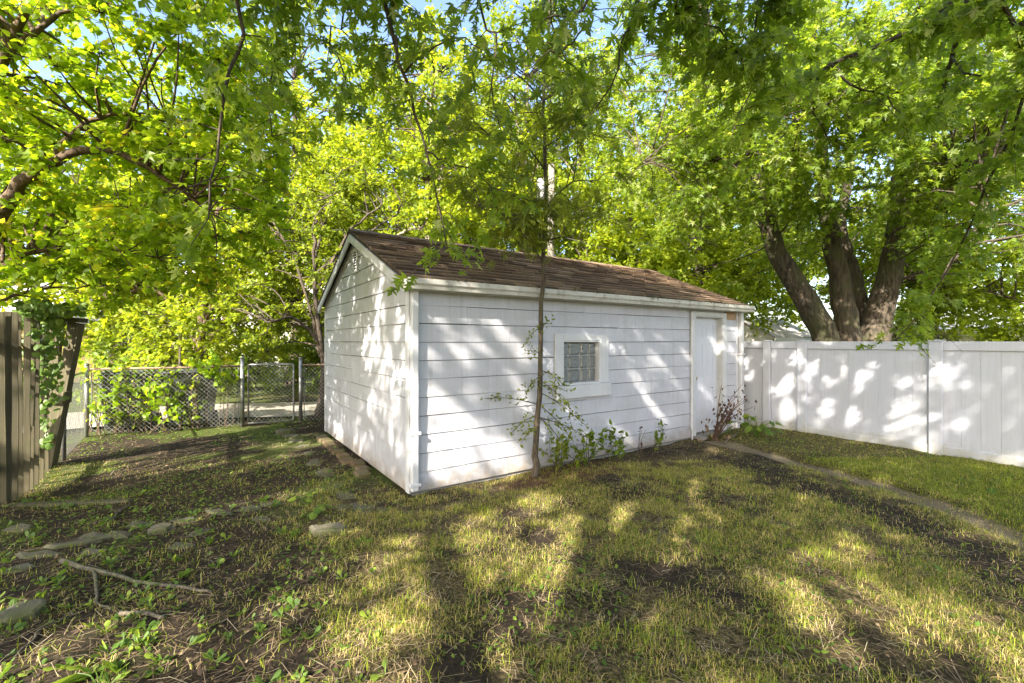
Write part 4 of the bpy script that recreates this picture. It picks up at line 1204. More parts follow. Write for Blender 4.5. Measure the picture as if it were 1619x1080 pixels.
order = np.argsort(-np.where(inv, show, 0)); sel = np.zeros(len(PS), bool); sel[order[:280]] = True
g = Geo(); tn = np.clip(rng.beta(2, 2.2, len(PS)), 0, .97); tn = np.where(rng.random(len(PS)) < .03, 1.0, tn)
put_leaves(g, MAPLE, PS[~sel] - o2, AX[~sel], NR[~sel], SZ[~sel], tn[~sel])
g.build('hanging_foliage', M['lf_near'], nm, kind='stuff')
tw.build('twigs', M['bark_thin'], nm, kind='stuff')
lms = []
for t in (.1, .25, .4, .55, .7, .9):
    g = Geo(); tv = MAPLE[0].copy(); tv[:, 2] += rng.normal(0, .03, len(tv)); g.add(tv, MAPLE[1], t); o = g.build('leaf', M['lf_near']); lms.append(o.data); bpy.data.objects.remove(o)
for k in np.where(sel)[0]:
    a = unit(AX[k]); n_ = NR[k] - a * np.dot(NR[k], a); n_ = unit(n_); b = np.cross(a, n_)
    mx = Matrix(((b[0], a[0], n_[0]), (b[1], a[1], n_[1]), (b[2], a[2], n_[2]))).to_4x4()
    o = bpy.data.objects.new('leaf', lms[int(rng.integers(6))]); COL.objects.link(o); o.parent = nm
    o.matrix_basis = Matrix.Translation(Vector(PS[k] - o2)) @ mx @ Matrix.Scale(float(SZ[k]), 4)

# ---- round-leaved tree reaching in from the left
rt = thing('redbud_tree', 'round-leaved redbud spreading bright green branches over the picket fence', 'tree', (-6.4, 4.9, 0))
o3 = np.array([-6.4, 4.9, 0.0]); Lr = []
def rl(pts, r0, r1, name='limb', n=16, sides=8, flare=0):
    p, r = limb(rt, [np.asarray(q, float) - o3 for q in pts], r0, r1, M['bark_red'], name, n, sides, .008, flare=flare); Lr.append((p + o3, r))
rl([(-6.4, 4.9, -.1), (-6.3, 4.85, .8), (-6.0, 4.7, 1.7), (-5.6, 4.6, 2.3)], .15, .10, 'trunk', 14, 10, .3)
rl([(-5.6, 4.6, 2.3), pd(0, 338, 4.5), pd(32, 292, 4.4), pd(75, 262, 4.4), pd(130, 238, 4.4), pd(190, 243, 4.5), pd(255, 278, 4.6), pd(330, 335, 4.8)], .085, .014, n=22)
rl([(-5.7, 4.6, 2.2), pd(-30, 440, 4.8), pd(40, 402, 4.9), pd(90, 394, 5.0), pd(160, 394, 5.2), pd(250, 408, 5.4)], .05, .010, n=18)
rl([(-5.6, 4.6, 2.3), pd(-20, 200, 4.4), pd(10, 80, 4.3), pd(40, 20, 4.2), (-4.1, 4.2, 5.2)], .075, .02)
rl([pd(8, 90, 4.3), pd(45, 58, 4.3), pd(95, 22, 4.4), (-3.8, 4.6, 5.2)], .04, .012)
rl([pd(75, 262, 4.4), pd(120, 205, 4.5), pd(190, 180, 4.7), pd(300, 200, 5.0), pd(350, 205, 5.1)], .035, .008)
rl([(-5.7, 4.6, 2.1), pd(-30, 482, 4.9), pd(60, 458, 5.0), pd(160, 452, 5.2)], .03, .007)
rl([pd(160, 395, 5.2), pd(200, 340, 5.3), pd(270, 305, 5.5)], .016, .005, n=10)
def rexcl(p):
    d = p[:, 1]; px = 809.5 + F * p[:, 0] / d; py = 540 - F * (p[:, 2] - H) / d
    return (p[:, 2] > 1.95) & (px < 455) & (d > 3.7)
crown_at(rt, o3, [((-4.6, 5.0, 4.2), (2.6, 1.7, 2.2), 4), ((-3.2, 5.3, 3.8), (1.2, 1.1, 1.2), 1.3), ((-5.4, 5.6, 2.9), (1.8, 1.3, .9), .9), ((-3.9, 4.6, 3.0), (1.3, 1.1, .6), .3), ((-4.8, 4.0, 5.0), (2.2, 1.2, 1.4), 1.6)],
      Lr, 390, .42, 8, 13, HEART, .058, M['lf_red'], M['bark_red'], 8, .2, .35, rexcl, br=.010)

# ---- sapling growing against the long wall
sp_p = at(845, 752); sp_p[2] = 0
st = thing('sapling', 'slim bare-stemmed sapling growing against the long shed wall, fine leaves', 'tree', tuple(sp_p)); o4 = sp_p
Lsap = []
def sl_(pts, r0, r1, name='limb', n=14, sides=8, flare=0, add=True):
    p, r = limb(st, [np.asarray(q, float) - o4 for q in pts], r0, r1, M['bark_sap'], name, n, sides, .004 if name == 'limb' else .007, flare=flare)
    if add: Lsap.append((p + o4, r))
d0 = sp_p[1]
sl_([sp_p + [0, 0, -.1], pd(846, 745, d0), pd(849, 690, d0 - .01), pd(854, 600, d0 - .03), pd(856, 500, d0 - .06), pd(860, 400, d0 - .12), pd(863, 300, d0 - .15), pd(861, 200, d0 - .15), pd(860, 130, d0 - .1), pd(866, 60, d0), pd(872, -30, d0)], .040, .013, 'trunk', 34, 10, .7)
for a in ([pd(861, 420, d0 - .1), pd(835, 380, d0 - .3), pd(800, 340, d0 - .5), pd(762, 330, d0 - .6)], [pd(861, 405, d0 - .1), pd(845, 330, d0 - .25), pd(838, 290, d0 - .3)],
          [pd(863, 330, d0 - .15), pd(900, 290, d0 - .2), pd(945, 285, d0 - .2)], [pd(863, 270, d0 - .15), pd(830, 230, d0 - .3), pd(775, 215, d0 - .4)],
          [pd(862, 210, d0 - .15), pd(905, 180, d0), pd(960, 160, d0 + .2)], [pd(861, 160, d0 - .1), pd(820, 120, d0 - .3), pd(770, 90, d0 - .4)], [pd(863, 380, d0 - .1), pd(890, 375, d0 - .4), pd(925, 380, d0 - .6)]):
    sl_(a, .014, .004, n=8, sides=6)
crown_at(st, o4, [((.3, 5.0, 4.0), (1.1, .75, 1.2), 3), ((.0, 4.95, 3.1), (.75, .5, .42), 1.5), ((.5, 5.1, 3.0), (.5, .5, .4), .5)], Lsap, 84, .34, 5, 5, PINN, .125, M['lf_sap'], M['bark_sap'], 9, .35, .5, shed_gap=.1, br=.006, bend=.1)
# low twigs with small leaves
lo = Geo(); lt = Geo(); rng = np.random.default_rng(4)
for py, dxp, dyp, dy in ((520, -20, 20, -.1), (525, 16, -14, -.1), (560, -16, 0, -.15), (585, 40, 26, -.12), (595, -24, 30, -.1), (600, 60, 60, -.15), (620, 75, 55, -.2), (640, -95, -10, -.15), (655, -45, 30, -.1), (660, 90, 40, -.2), (672, -30, 30, -.15), (610, 45, 10, -.1), (640, 55, 60, -.15), (660, 40, 48, -.1)):
    a = pd(853, py, d0 - .03); e = pd(853 + dxp, py + dyp, d0 + dy - .05 + .05 * (dxp > 0)); m = (a + e) / 2 + [0, 0, .04]
    pp = smoothpath([a, m, e], 7); lt.tube(pp - o4, np.linspace(.006, .002, 7), 4, False)
    n = int(22 + np.linalg.norm(e - a) * 60)
    q = rng.uniform(.3, 1.05, n); i = np.clip((q * 6).astype(int), 0, 6)
    P_ = pp[i] + rng.normal(0, .03, (n, 3)); lx, ly = to_local(P_[:, 0], P_[:, 1]); kk = ly < -.03
    put_leaves(lo, OVAL, P_[kk] - o4, (rng.normal(0, .6, (n, 3)) + (e - a) * 1.5)[kk], (rng.normal(0, .5, (n, 3)) + [0, 0, 1])[kk], rng.uniform(.03, .055, n)[kk], np.clip(rng.beta(2, 3, n), 0, 1)[kk])
lo.build('low_leaves', M['lf_sap'], st, kind='stuff'); lt.build('low_twigs', M['bark_sap'], st, kind='stuff')

# ---- trees and shrubs behind
def bg_tree(name, label, x, y, h, ells, n_cl, rad, leaf, T, size, seed, trunk_r=.18, bark='bark_pale', lean=(0, 0), n_tw=9, n_lf=12, z0=1.5, group='trees along the alley', extra=None, forks=4, cat='tree'):
    t = thing(name, label, cat, (x, y, 0), 0, group); o = np.array([x, y, 0.0]); rg = np.random.default_rng(seed)
    Ls = []
    top = np.array([lean[0], lean[1], h * .8])
    p, r = limb(t, [(0, 0, -.1), top * .25 + rg.normal(0, .08, 3), top * .6 + rg.normal(0, .15, 3), top], trunk_r, trunk_r * .2, M[bark], 'trunk', 16, 9, .01, rg, .35); Ls.append((p + o, r))
    for k in range(forks):
        c, R, w = ells[k % len(ells)]
        s_ = p[int(rg.integers(4, 11))]; e = np.array(c) + rg.normal(0, .5, 3) * np.array(R)
        p2, r2 = limb(t, [s_, (s_ + e) / 2 + [0, 0, .12 * h * rg.random()], e], trunk_r * .45, .02, M[bark], 'limb', 10, 7, .02, rg); Ls.append((p2 + o, r2))
    E = [((c[0] + x, c[1] + y, c[2]), R, w) for c, R, w in ells]
    crown_at(t, o, E, Ls, n_cl, rad, n_tw, n_lf, T, size, M[leaf], M['bark_thin'], seed + 1, .2, .6, (lambda p: (p[:, 2] > z0) & (extra(p) if extra else True)), br=.018, twigs=y < 12)
    return t
def tall(h, r): return [((0, 0, h * .62), (r, r * .85, h * .36), 3), ((r * .5, -r * .3, h * .4), (r * .7, r * .6, h * .2), 1), ((-r * .6, -r * .2, h * .45), (r * .6, r * .6, h * .22), 1)]
behind = lambda p: p[:, 1] > 9.6 - .0 * p[:, 0]
bg_tree('forked_tree', 'old forked tree with orange-lit trunk behind the chain link fence', -7.7, 10.9, 6.5, [((.2, 0, 4.2), (2.3, 1.5, 1.7), 3), ((-1.6, -.3, 2.9), (1.6, 1.1, 1.0), 1.2), ((1.5, .3, 3.0), (1.4, 1.1, 1.1), 1)], 130, .55, 'lf_bg', HEART, .10, 41, .19, 'bark_red', (.5, .2), z0=1.55, group=None, forks=6)
bg_tree('corner_tree', 'small leafy tree crowding the back corner of the shed by the gate', -4.1, 9.55, 6, [((-.6, .5, 3.6), (1.7, 1.1, 1.9), 3), ((-1.3, .6, 2.2), (1.1, .8, .9), 1.2), ((.2, .9, 4.8), (1.5, 1.0, 1.2), 1)], 150, .45, 'lf_bg2', DIAM, .085, 43, .09, 'bark_thin', (.1, .4), z0=1.2, n_lf=16, group=None, forks=6)
tl = [(-13.5, 15.5, 12, 3.4, 'lf_bg', 'bushy yellow-green tree rising over the yellow garage'), (-8.0, 16.5, 14, 3.6, 'lf_bg', 'tall bright tree beyond the alley, behind the forked tree'),
      (-2.6, 15.0, 13, 2.7, 'lf_bg', 'tall yellow-green tree with pale stem behind the gable peak'), (.6, 17.0, 14.5, 3.3, 'lf_bg2', 'olive green tree across the alley behind the utility pole'),
      (4.4, 16.5, 8.6, 2.7, 'lf_bg', 'rounded golden green tree showing above the shed ridge'), (9.2, 19.5, 12, 3.8, 'lf_bg2', 'broad tree beyond the small white outbuilding'),
      (15.5, 16.5, 10, 3.8, 'lf_bg', 'wide light green tree behind the long low grey roof'), (-19.5, 13.0, 11, 3.6, 'lf_bg2', 'dense tree left of the yellow garage'), (21, 13, 11, 3.8, 'lf_bg2', 'dense tree off past the end of the low grey roof'),
      (-5.0, 22.5, 17, 4.2, 'lf_bg2', 'very tall tree looming far behind the gable'), (11.5, 26, 17, 5, 'lf_bg', 'tall far tree filling the gap behind the big maple'),
      (3.6, 24, 18, 4.4, 'lf_bg', 'tall far tree rising over the shed ridge'), (6.3, 14.6, 8.5, 2.6, 'lf_bg', 'young light green tree between shed and big maple'), (13.2, 14.2, 8.0, 3.0, 'lf_bg2', 'bushy tree just right of the big maple beyond the fence'), (19, 11.5, 8.0, 3.0, 'lf_bg', 'bushy tree in front of the long low grey roof')]
for i, (x, y, h, r, lf, lb) in enumerate(tl):
    bg_tree('alley_tree', lb, x, y, h, tall(h, r), int(165 * r * h / 36), .85, lf, DIAM, .15, 60 + 3 * i, .16 + .01 * h, 'bark_pale' if i in (2, 3) else 'bark', n_tw=9, n_lf=15, z0=1.2 if i > 4 else 1.6, extra=behind, forks=5)
for i, (x, y, r, h, lb) in enumerate([(-7.0, 9.5, 1.25, 2.5, 'sprawling bright bush leaning over the refuse carts'), (-10.6, 13.2, 1.4, 1.9, 'low dark shrub across the alley beside the yellow garage'), (-8.4, 14.8, 1.5, 1.7, 'low dark shrub across the alley facing the gate'), (-6.0, 14.0, 1.3, 2.3, 'tall dark shrub across the alley near the shed corner'), (-4.2, 13.6, 1.3, 2.6, 'dense dark shrub across the alley behind the shed'), (-12.6, 14.6, 1.7, 4.2, 'tall leafy bush across the alley hiding the yellow garage end'), (-7.2, 17.5, 2.2, 4.6, 'tall leafy bush across the alley behind the forked tree'), (-10.2, 18.0, 2.2, 4.4, 'tall leafy bush across the alley right of the garage'), (-4.4, 16.5, 2.0, 5.0, 'tall leafy bush across the alley behind the shed corner'), (11.2, 13.2, 1.8, 2.6, 'leafy shrub behind the vinyl fence right of the maple'), (14.5, 12.0, 1.9, 2.4, 'leafy shrub behind the vinyl fence under the low roof'), (4.6, 13.6, 1.6, 2.3, 'leafy shrub between the shed and the white outbuilding')]):
    bg_tree('shrub', lb, x, y, h, [((0, 0, h * .55), (r, r * .7, h * .5), 1)], int(46 * max(1, r * h / 3.2)), .42, 'lf_dark' if 0 < i < 5 else 'lf_bg', OVAL, .11, 120 + 2 * i, .04, 'bark_thin', n_lf=13, z0=.08 if i else .95, group='shrubs beyond the fences', cat='shrub')
# growth on the chain link fence
fv = thing('fence_vine', 'sprawling leafy vine grown through the chain link in front of the carts', 'vine'); rng = np.random.default_rng(71)
g = Geo(); b = Geo()
for k in range(40):
    t = rng.uniform(.0, .46) if k < 30 else rng.uniform(.46, .68); top = rng.uniform(.35, 1.35) if t < .46 else rng.uniform(.9, 1.2)
    base = DP(t, .02) + DN * rng.normal(0, .10); e = DP(t + rng.normal(0, .05), top) + DN * rng.normal(0, .14)
    pp = smoothpath([base, (base + e) / 2 + rng.normal(0, .08, 3), e, e + rng.normal(0, .14, 3)], 9); b.tube(pp, np.linspace(.008, .002, 9), 4, False)
    n = 22; i = rng.integers(2, 9, n)
    if k >= 30: i = rng.integers(6, 9, n)
    put_leaves(g, HEART, pp[i] + rng.normal(0, .06, (n, 3)), rng.normal(0, .6, (n, 3)) + [0, -.2, -.3], rng.normal(0, .4, (n, 3)) + [-.3, -.7, .7], rng.uniform(.05, .10, n), np.clip(rng.beta(2, 2, n), 0, 1))
g.build('leaves', M['lf_red'], fv, kind='stuff'); b.build('stems', M['bark_red'], fv, kind='stuff')
iv = thing('ivy', 'rounded ivy leaves hanging down the last pickets of the wooden fence', 'ivy'); g = Geo(); b = Geo()
for k in range(16):
    t = rng.uniform(0, 1); base = at(48, 772) * (1 - t) + at(82, 738) * t + [.10, -.10, 1.9]
    L = rng.uniform(.7, 1.45) if k < 10 else rng.uniform(.15, .4); e = base + [rng.normal(0, .06), -.02, -L]; a = base + [rng.normal(0, .2), .05, .1]
    pp = smoothpath([a, base, (base + e) / 2 + rng.normal(0, .04, 3), e], 10); b.tube(pp, .004, 4, False)
    n = int(24 + 22 * L); q = rng.integers(0, 10, n)
    put_leaves(g, HEART, pp[q] + rng.normal(0, .05, (n, 3)), rng.normal(0, .4, (n, 3)) + [.1, -.3, -.7], rng.normal(0, .35, (n, 3)) + [.55, -.8, .45], rng.uniform(.05, .085, n), np.clip(rng.beta(2, 2, n), 0, 1))
g.build('leaves', M['lf_vine'], iv, kind='stuff'); b.build('stems', M['bark_thin'], iv, kind='stuff')

# ------------------------------------------------------------------ buildings beyond
def house(name, label, x, y, rz, w, d, eave, ridge, wall, ov=.25, wins=(), ridge_along='x', trim='trim'):
    t = thing(name, label, 'building', (x, y, 0), rz)
    W, D_ = w / 2, d / 2
    g = Geo()
    if ridge_along == 'x': g.prism([(-D_, -.1), (D_, -.1), (D_, eave), (0, ridge - .08), (-D_, eave)], 'x', -W, W)
    else: g.prism([(-W, -.1), (W, -.1), (W, eave), (0, ridge - .08), (-W, eave)], 'y', -D_, D_)
    g.build('wall', M[wall], t)
    n = int(eave / .2)
    for s_ in (-1, 1):
        g = Geo(); S = D_ if ridge_along == 'x' else W; Lg = W if ridge_along == 'x' else D_
        k = (ridge - eave) / S
        q = [(s_ * (S + ov), eave - k * ov), (0, ridge), (0, ridge + .08), (s_ * (S + ov), eave - k * ov + .08)]
        g.prism(q, ridge_along, -Lg - ov, Lg + ov); g.build('roof_slope', M['roof_grey'], t)
        g = Geo(); z = eave - k * ov - .1
        if ridge_along == 'x': g.box(-Lg - ov, s_ * (S + ov) - .02, z, Lg + ov, s_ * (S + ov) + .02, z + .13)
        else: g.box(s_ * (S + ov) - .02, -Lg - ov, z, s_ * (S + ov) + .02, Lg + ov, z + .13)
        g.build('fascia', M[trim], t)
    for i in range(n):       # siding courses
        z = .05 + i * .2
        Geo().box(-W - .012, -D_ - .012, z, W + .012, D_ + .012, z + .185).build('siding_course', M[wall], t)
    for (a, z0, ww, hh, face) in wins:
        yv = -D_ - .03
        f = Geo().box(a, yv, z0, a + ww, yv + .03, z0 + hh).build('window', M['trim'], t)
        Geo().box(a + .07, yv - .006, z0 + .07, a + ww - .07, yv + .002, z0 + hh - .07).build('pane', M['pane'], f)
    return t
house('yellow_garage', 'low yellow garage with a pale roof, half hidden by leaves past the chain link', -19.5, 21, -.15, 7.5, 6, 2.35, 4.4, 'house_yellow', wins=((1.2, 1.0, .9, .9, 0),))
house('pale_house', 'pale house glimpsed through the leaves beyond the alley', -14.5, 30, .1, 12, 8, 4.6, 7.0, 'house_pale', wins=((-3.5, 1.2, 1.1, 1.4, 0), (1.5, 1.2, 1.1, 1.4, 0), (-3.5, 3.2, 1.1, 1.1, 0)))
house('white_outbuilding', 'small white gabled outbuilding with grey roof beyond the vinyl fence', 10.6, 19.2, math.radians(-52), 2.7, 4.2, 1.78, 2.52, 'house_pale', .12, ridge_along='y', trim='house_pale')
house('carport', 'long low building with grey roof behind the fence right of the maple', 22.5, 19.5, -.1, 11, 5, 1.95, 2.25, 'house_pale', .4)

# ------------------------------------------------------------------ utility pole and cables
up = thing('utility_pole', 'grey wooden utility pole with transformer can rising behind the shed', 'utility pole')
pb = np.array([(871 - 809.5) / F * 14.0, 14.0, 0])
g = Geo(); g.tube([pb + [0, 0, -.3], pb + [0, 0, 5], pb + [.02, 0, 7.1]], [.13, .105, .095], 12); g.build('pole', M['pole'], up, True)
g = Geo(); g.tube([pb + [-.30, -.12, 5.9], pb + [-.30, -.12, 5.96], pb + [-.30, -.12, 6.55], pb + [-.30, -.12, 6.62]], [.12, .15, .15, .10], 14); g.build('transformer', plain('transformer_grey', (.18, .18, .18), .5, .2), up, True)
def cable(label, a, b, sag, r=.012):
    n = 24; q = np.linspace(0, 1, n)[:, None]
    p = np.asarray(a) * (1 - q) + np.asarray(b) * q; p[:, 2] -= (sag * 4 * q * (1 - q))[:, 0]
    tag(Geo().tube(p, r, 5).build('overhead_cable', M['cable'], None, True), label, 'cable')
cable('upper overhead cable strung from the utility pole to the left', pb + [-.15, -.1, 5.3], (-22, 13.0, 6.2), .7)
cable('lower overhead cable strung from the utility pole to the left', pb + [-.15, -.1, 4.9], (-22, 13.0, 5.6), .7)
cable('overhead cable dropping from the utility pole past the shed to the right', pb + [.15, -.05, 4.9], (24, 20, 4.2), 1.0)

# ------------------------------------------------------------------ small plants by the shed and fence
def broad_plant(name, label, P, n, size, T, mat, spread, hgt, seed, stem_mat='lf_weed', cat='plant', lname='leaf'):
    t = thing(name, label, cat, (P[0], P[1], float(ground_z(P[0], P[1])))); rg = np.random.default_rng(seed)
    b = Geo()
    for k in range(n):
        a = rg.uniform(0, 2 * PI); r_ = spread * rg.uniform(.15, 1) ** .7; z = hgt * rg.uniform(.35, 1)
        tip = np.array([math.cos(a) * r_, math.sin(a) * r_, z]); b.tube(smoothpath([(0, 0, -.02), tip * [.35, .35, .75], tip], 5), [.005, .004, .004, .003, .002], 4, False)
        g = Geo(); ax = np.array([[math.cos(a), math.sin(a), -.35 + rg.normal(0, .2)]])
        put_leaves(g, T, tip[None], ax, np.array([[0, 0, 1.0]]) + rg.normal(0, .3, (1, 3)), np.array([size * rg.uniform(.7, 1.2)]), np.array([rg.uniform(.2, .95)]))
        g.build(lname, M[mat], t)
    b.build('stems', M[stem_mat], t)
    return t
LW = to_world
broad_plant('leafy_plant', 'clump of broad green leaves growing in the corner where fence meets shed', at(1197, 694), 30, .17, OVAL, 'lf_weed', .45, .33, 1)
broad_plant('broad_leaf_seedling', 'seedling with broad lobed leaves at the very front of the dirt', at(155, 1085), 5, .16, HEART, 'lf_weed', .12, .07, 2)
broad_plant('young_burdock', 'young plant with big round leaves by the flagstones', at(505, 812), 7, .085, HEART, 'lf_weed', .12, .09, 3)
broad_plant('bright_seedling', 'bright green seedling on the flagstone path', at(480, 795), 5, .07, HEART, 'lf_weed', .08, .10, 4)
broad_plant('lawn_weed', 'pale broad-leaved weed alone on the lawn by the vinyl fence', at(1562, 783), 4, .14, OVAL, 'lf_weed', .1, .06, 5)
broad_plant('dock_weed', 'long-leaved weed on the bare soil strip', at(1465, 900), 4, .13, OVAL, 'lf_weed', .1, .05, 6)
# withered shrub in front of the door
P = LW(5.05, -.28); ds = thing('withered_shrub', 'withered dark red shrub in front of the white door', 'shrub', tuple(P)); rng = np.random.default_rng(90); b = Geo(); g = Geo(); g2 = Geo()
for k in range(17):
    a = rng.normal(0, 1.0); e = np.array([0, 0, 0]) + U * rng.uniform(-.6, .75) - V_ * rng.uniform(-.05, .35) + np.array([0, 0, rng.uniform(.35, .95)])
    s_ = U * rng.normal(0, .05); m = (s_ + e) * .5 + np.array([0, 0, .12]) ; pp = smoothpath([s_ - [0, 0, .03], m, e], 8); b.tube(pp, np.linspace(.009, .003, 8), 5, False)
    n = 8; i = rng.integers(3, 8, n)
    put_leaves(g, OVAL, pp[i] + rng.normal(0, .05, (n, 3)), rng.normal(0, .6, (n, 3)) - [0, 0, .6], rng.normal(0, 1, (n, 3)), rng.uniform(.035, .075, n), rng.beta(1.5, 3, n))
for k in range(26):
    c = np.array([-.10, -.05, 0]) + rng.normal(0, .11, 3) * [1, 1, 0]; c[2] = rng.uniform(.05, .38)
    put_leaves(g2, OVAL, c[None], np.array([[rng.normal(0, .3), rng.normal(0, .3), -1]]), rng.normal(0, 1, (1, 3)), np.array([rng.uniform(.05, .10)]), np.array([rng.uniform(.55, 1)]))
b.build('stems', M['lf_dead'], ds, kind='stuff'); g.build('leaves', M['lf_dead'], ds, kind='stuff'); g2.build('withered_leaves', M['lf_dead'], ds, kind='stuff')
# suckers at the wall
for j, (lx, n, hh, lb, mt_) in enumerate(((1.85, 9, .42, 'spindly green suckers right beside the sapling base', 'lf_sap'), (2.35, 9, .50, 'leafy dark green suckers under the block window', 'lf_dark'), (2.85, 7, .42, 'leafy suckers under the right edge of the window', 'lf_dark'), (3.75, 3, .40, 'single upright weed against the wall between window and door', 'lf_dark'), (3.35, 3, .46, 'bare dry twigs against the wall right of the window', 'lf_dead'))):
    P = LW(lx, -.20); t = thing('wall_sucker', lb, 'plant', tuple(P)); b = Geo(); g = Geo()
    for k in range(n):
        e = U * rng.normal(0, .20 if n > 3 else .05) - V_ * rng.uniform(0, .12) + np.array([0, 0, hh * rng.uniform(.55, 1.1)])
        pp = smoothpath([U * rng.normal(0, .05) - [0, 0, .02], e * .5 + rng.normal(0, .03, 3), e], 7); b.tube(pp, np.linspace(.005, .002, 7), 4, False)
        m = 16 if j < 4 else 2; i = rng.integers(2, 7, m)
        put_leaves(g, OVAL, pp[i] + rng.normal(0, .018, (m, 3)) - V_ * .03, rng.normal(0, .7, (m, 3)) + [0, 0, .1], rng.normal(0, .4, (m, 3)) + [0, 0, 1], rng.uniform(.05, .10, m), rng.beta(2, 2, m))
    b.build('stems', M['bark_sap'], t, kind='stuff'); g.build('leaves', M[mt_], t, kind='stuff')
# tufts on the roof edge by the gable: twig end with fresh maple leaves
# ------------------------------------------------------------------ fallen branches
def fallen(label, paths, name='fallen_branch', mat='deadwood'):
    p0 = paths[0][0][0]; base = np.array([p0[0], p0[1], float(ground_z(p0[0], p0[1]))]); t = thing(name, label, 'branch', tuple(base))
    for pts, r0, r1 in paths:
        q = smoothpath(pts, 14); q[1:-1, :2] += RNG.normal(0, .006, (12, 2))
        q[:, 2] = ground_z(q[:, 0], q[:, 1]) + np.linspace(r0, r1, 14) * .8 + .006
        Geo().tube(q - base, np.linspace(r0, r1, 14), 8, True, rough=.12).build('stem', M[mat], t, True)
fallen('forked fallen branch lying across the dark soil', [([at(97, 893), at(150, 908), at(225, 920), at(300, 932), at(335, 938)], .018, .007), ([at(148, 908), at(155, 945), at(160, 955), at(180, 962)], .011, .006)])
fallen('short thick stick near the forked branch', [([at(190, 972), at(225, 974), at(260, 982)], .013, .010)])
fallen('curved stick lying by the stone border', [([at(175, 826), at(188, 812), at(205, 800)], .013, .008)])
fallen('long thin twig angling over the soil at the front', [([at(25, 1040), at(70, 995), at(130, 966)], .007, .004)])
fallen('pale crooked stick on the grass below the window', [([at(1040, 865), at(1042, 848), at(1058, 835)], .009, .006)])
fallen('grey rotten stick on the dirt near the withered shrub', [([LW(5.0, -.50), LW(5.3, -.46), LW(5.55, -.38)], .022, .016)])
rng = np.random.default_rng(12)

# ------------------------------------------------------------------ weeds standing singly
wm = []
for v in range(6):
    g = Geo(); n = 5 + v; a = rng.uniform(0, 2 * PI, n); el = rng.uniform(.25, 1.1, n)
    ax = np.stack([np.cos(a) * np.cos(el), np.sin(a) * np.cos(el), np.sin(el)], 1)
    put_leaves(g, SPOON, np.zeros((n, 3)), ax, np.tile([0, 0, 1.0], (n, 1)) + rng.normal(0, .3, (n, 3)), rng.uniform(.05, .10, n), rng.uniform(.2, 1, n))
    o = g.build('weed', M['lf_weed']); wm.append(o.data); bpy.data.objects.remove(o)
cnt = 0
while cnt < 170:
    px, py = rng.uniform(-20, 620), rng.uniform(770, 1085)
    if rng.random() > (1.15 - px / 620) : continue
    P = at(px, py); lx, ly = to_local(P[0], P[1])
    if lx > -.3 and ly > -.15: continue
    o = bpy.data.objects.new('weed', wm[int(rng.integers(6))]); COL.objects.link(o)
    o.location = (P[0], P[1], float(ground_z(P[0], P[1])) - .003); o.rotation_euler = (rng.normal(0, .1), rng.normal(0, .1), rng.uniform(0, 6)); s_ = rng.uniform(.4, .95); o.scale = (s_, s_, s_)
    tag(o, 'small spoon-leaved weed sprouting from the dark soil left of the lawn', 'weed', 'small weeds on the dark soil'); cnt += 1
# ------------------------------------------------------------------ grass, ground cover, litter
def scatter(n, d0, d1, side, power=1.0):
    d = d0 + (d1 - d0) * rng.random(n) ** power; x = rng.uniform(-side, side, n) * d
    return x, d
def outside(x, y):
    lx, ly = to_local(x, y)
    ok = ~((lx > -.06) & (lx < SL + .05) & (ly > -.05) & (ly < SW + .1))
    ok &= ~(lx > FX - .03)
    return ok
def blades(N, d0, d1, dens, hgt, wid, tonef, power=.75, lay=0.6):
    x, y = scatter(N, d0, d1, 1.6, power); z_ = zones(x, y)
    k = (rng.random(N) < dens(z_, x, y)) & outside(x, y)
    x, y = x[k], y[k]; z_ = {a: b[k] for a, b in z_.items()}; n = len(x)
    base = np.stack([x, y, ground_z(x, y) - .004], 1)
    a = rng.uniform(0, 2 * PI, n); hv = hgt * rng.uniform(.4, 1.25, n); ln = rng.uniform(.1, lay, n) * 1.0
    dv = np.stack([np.cos(a), np.sin(a), np.zeros(n)], 1); sd = np.stack([-np.sin(a), np.cos(a), np.zeros(n)], 1)
    w = (wid * rng.uniform(.6, 1.3, n))[:, None] / 2
    up = np.array([0, 0, 1.0])
    m = base + up * (hv * (.62 - .08 * ln))[:, None] + dv * (hv * ln * .30)[:, None]
    t = base + up * (hv * np.clip(1 - .36 * ln, .12, 1))[:, None] + dv * (hv * ln * .8)[:, None]
    Vv = np.stack([base - sd * w, base + sd * w, m + sd * w * .8, m - sd * w * .8, t], 1).reshape(-1, 3)
    o = (np.arange(n) * 5)[:, None]
    tr = np.concatenate([o + [0, 1, 2], o + [0, 2, 3], o + [3, 2, 4]], 0)
    return Vv, tr, np.repeat(tonef(z_, n), 5)
g = Geo()
def t_lawn(z, n):
    q = np.clip(rng.normal(.66, .2, n), .4, 1); dry = rng.random(n) < (.40 - .28 * z['lawn'] - .10 * z['left']); return np.where(dry, rng.uniform(0, .33, n), q)
def patch(x, y): return np.clip((.5 * vnoise(x, y, .085, 51) + .5 * vnoise(x, y, .24, 52) - .34) * 5.0, .03, 1)
g.add(*blades(500000, 1.75, 6.0, lambda z, x, y: np.maximum(z['grassy'], .15 * z['path']) * np.maximum(patch(x, y), z['lawn']), .050, .0028, t_lawn, .72, 2.3))
g.add(*blades(130000, 4.5, 9.2, lambda z, x, y: z['grassy'] * np.maximum(patch(x, y) * .5, z['lawn']), .036, .0046, t_lawn, 1.0, 2.3))
def t_tuft(z, n): return np.clip(rng.normal(.74, .14, n), .42, 1)
g.add(*blades(60000, 1.75, 5.5, lambda z, x, y: z['grassy'] * np.clip((vnoise(x, y, .13, 31) - .66) * 6, 0, 1), .095, .0036, t_tuft, .75, 1.5))
g.build('grass', M['grass'], kind='stuff')
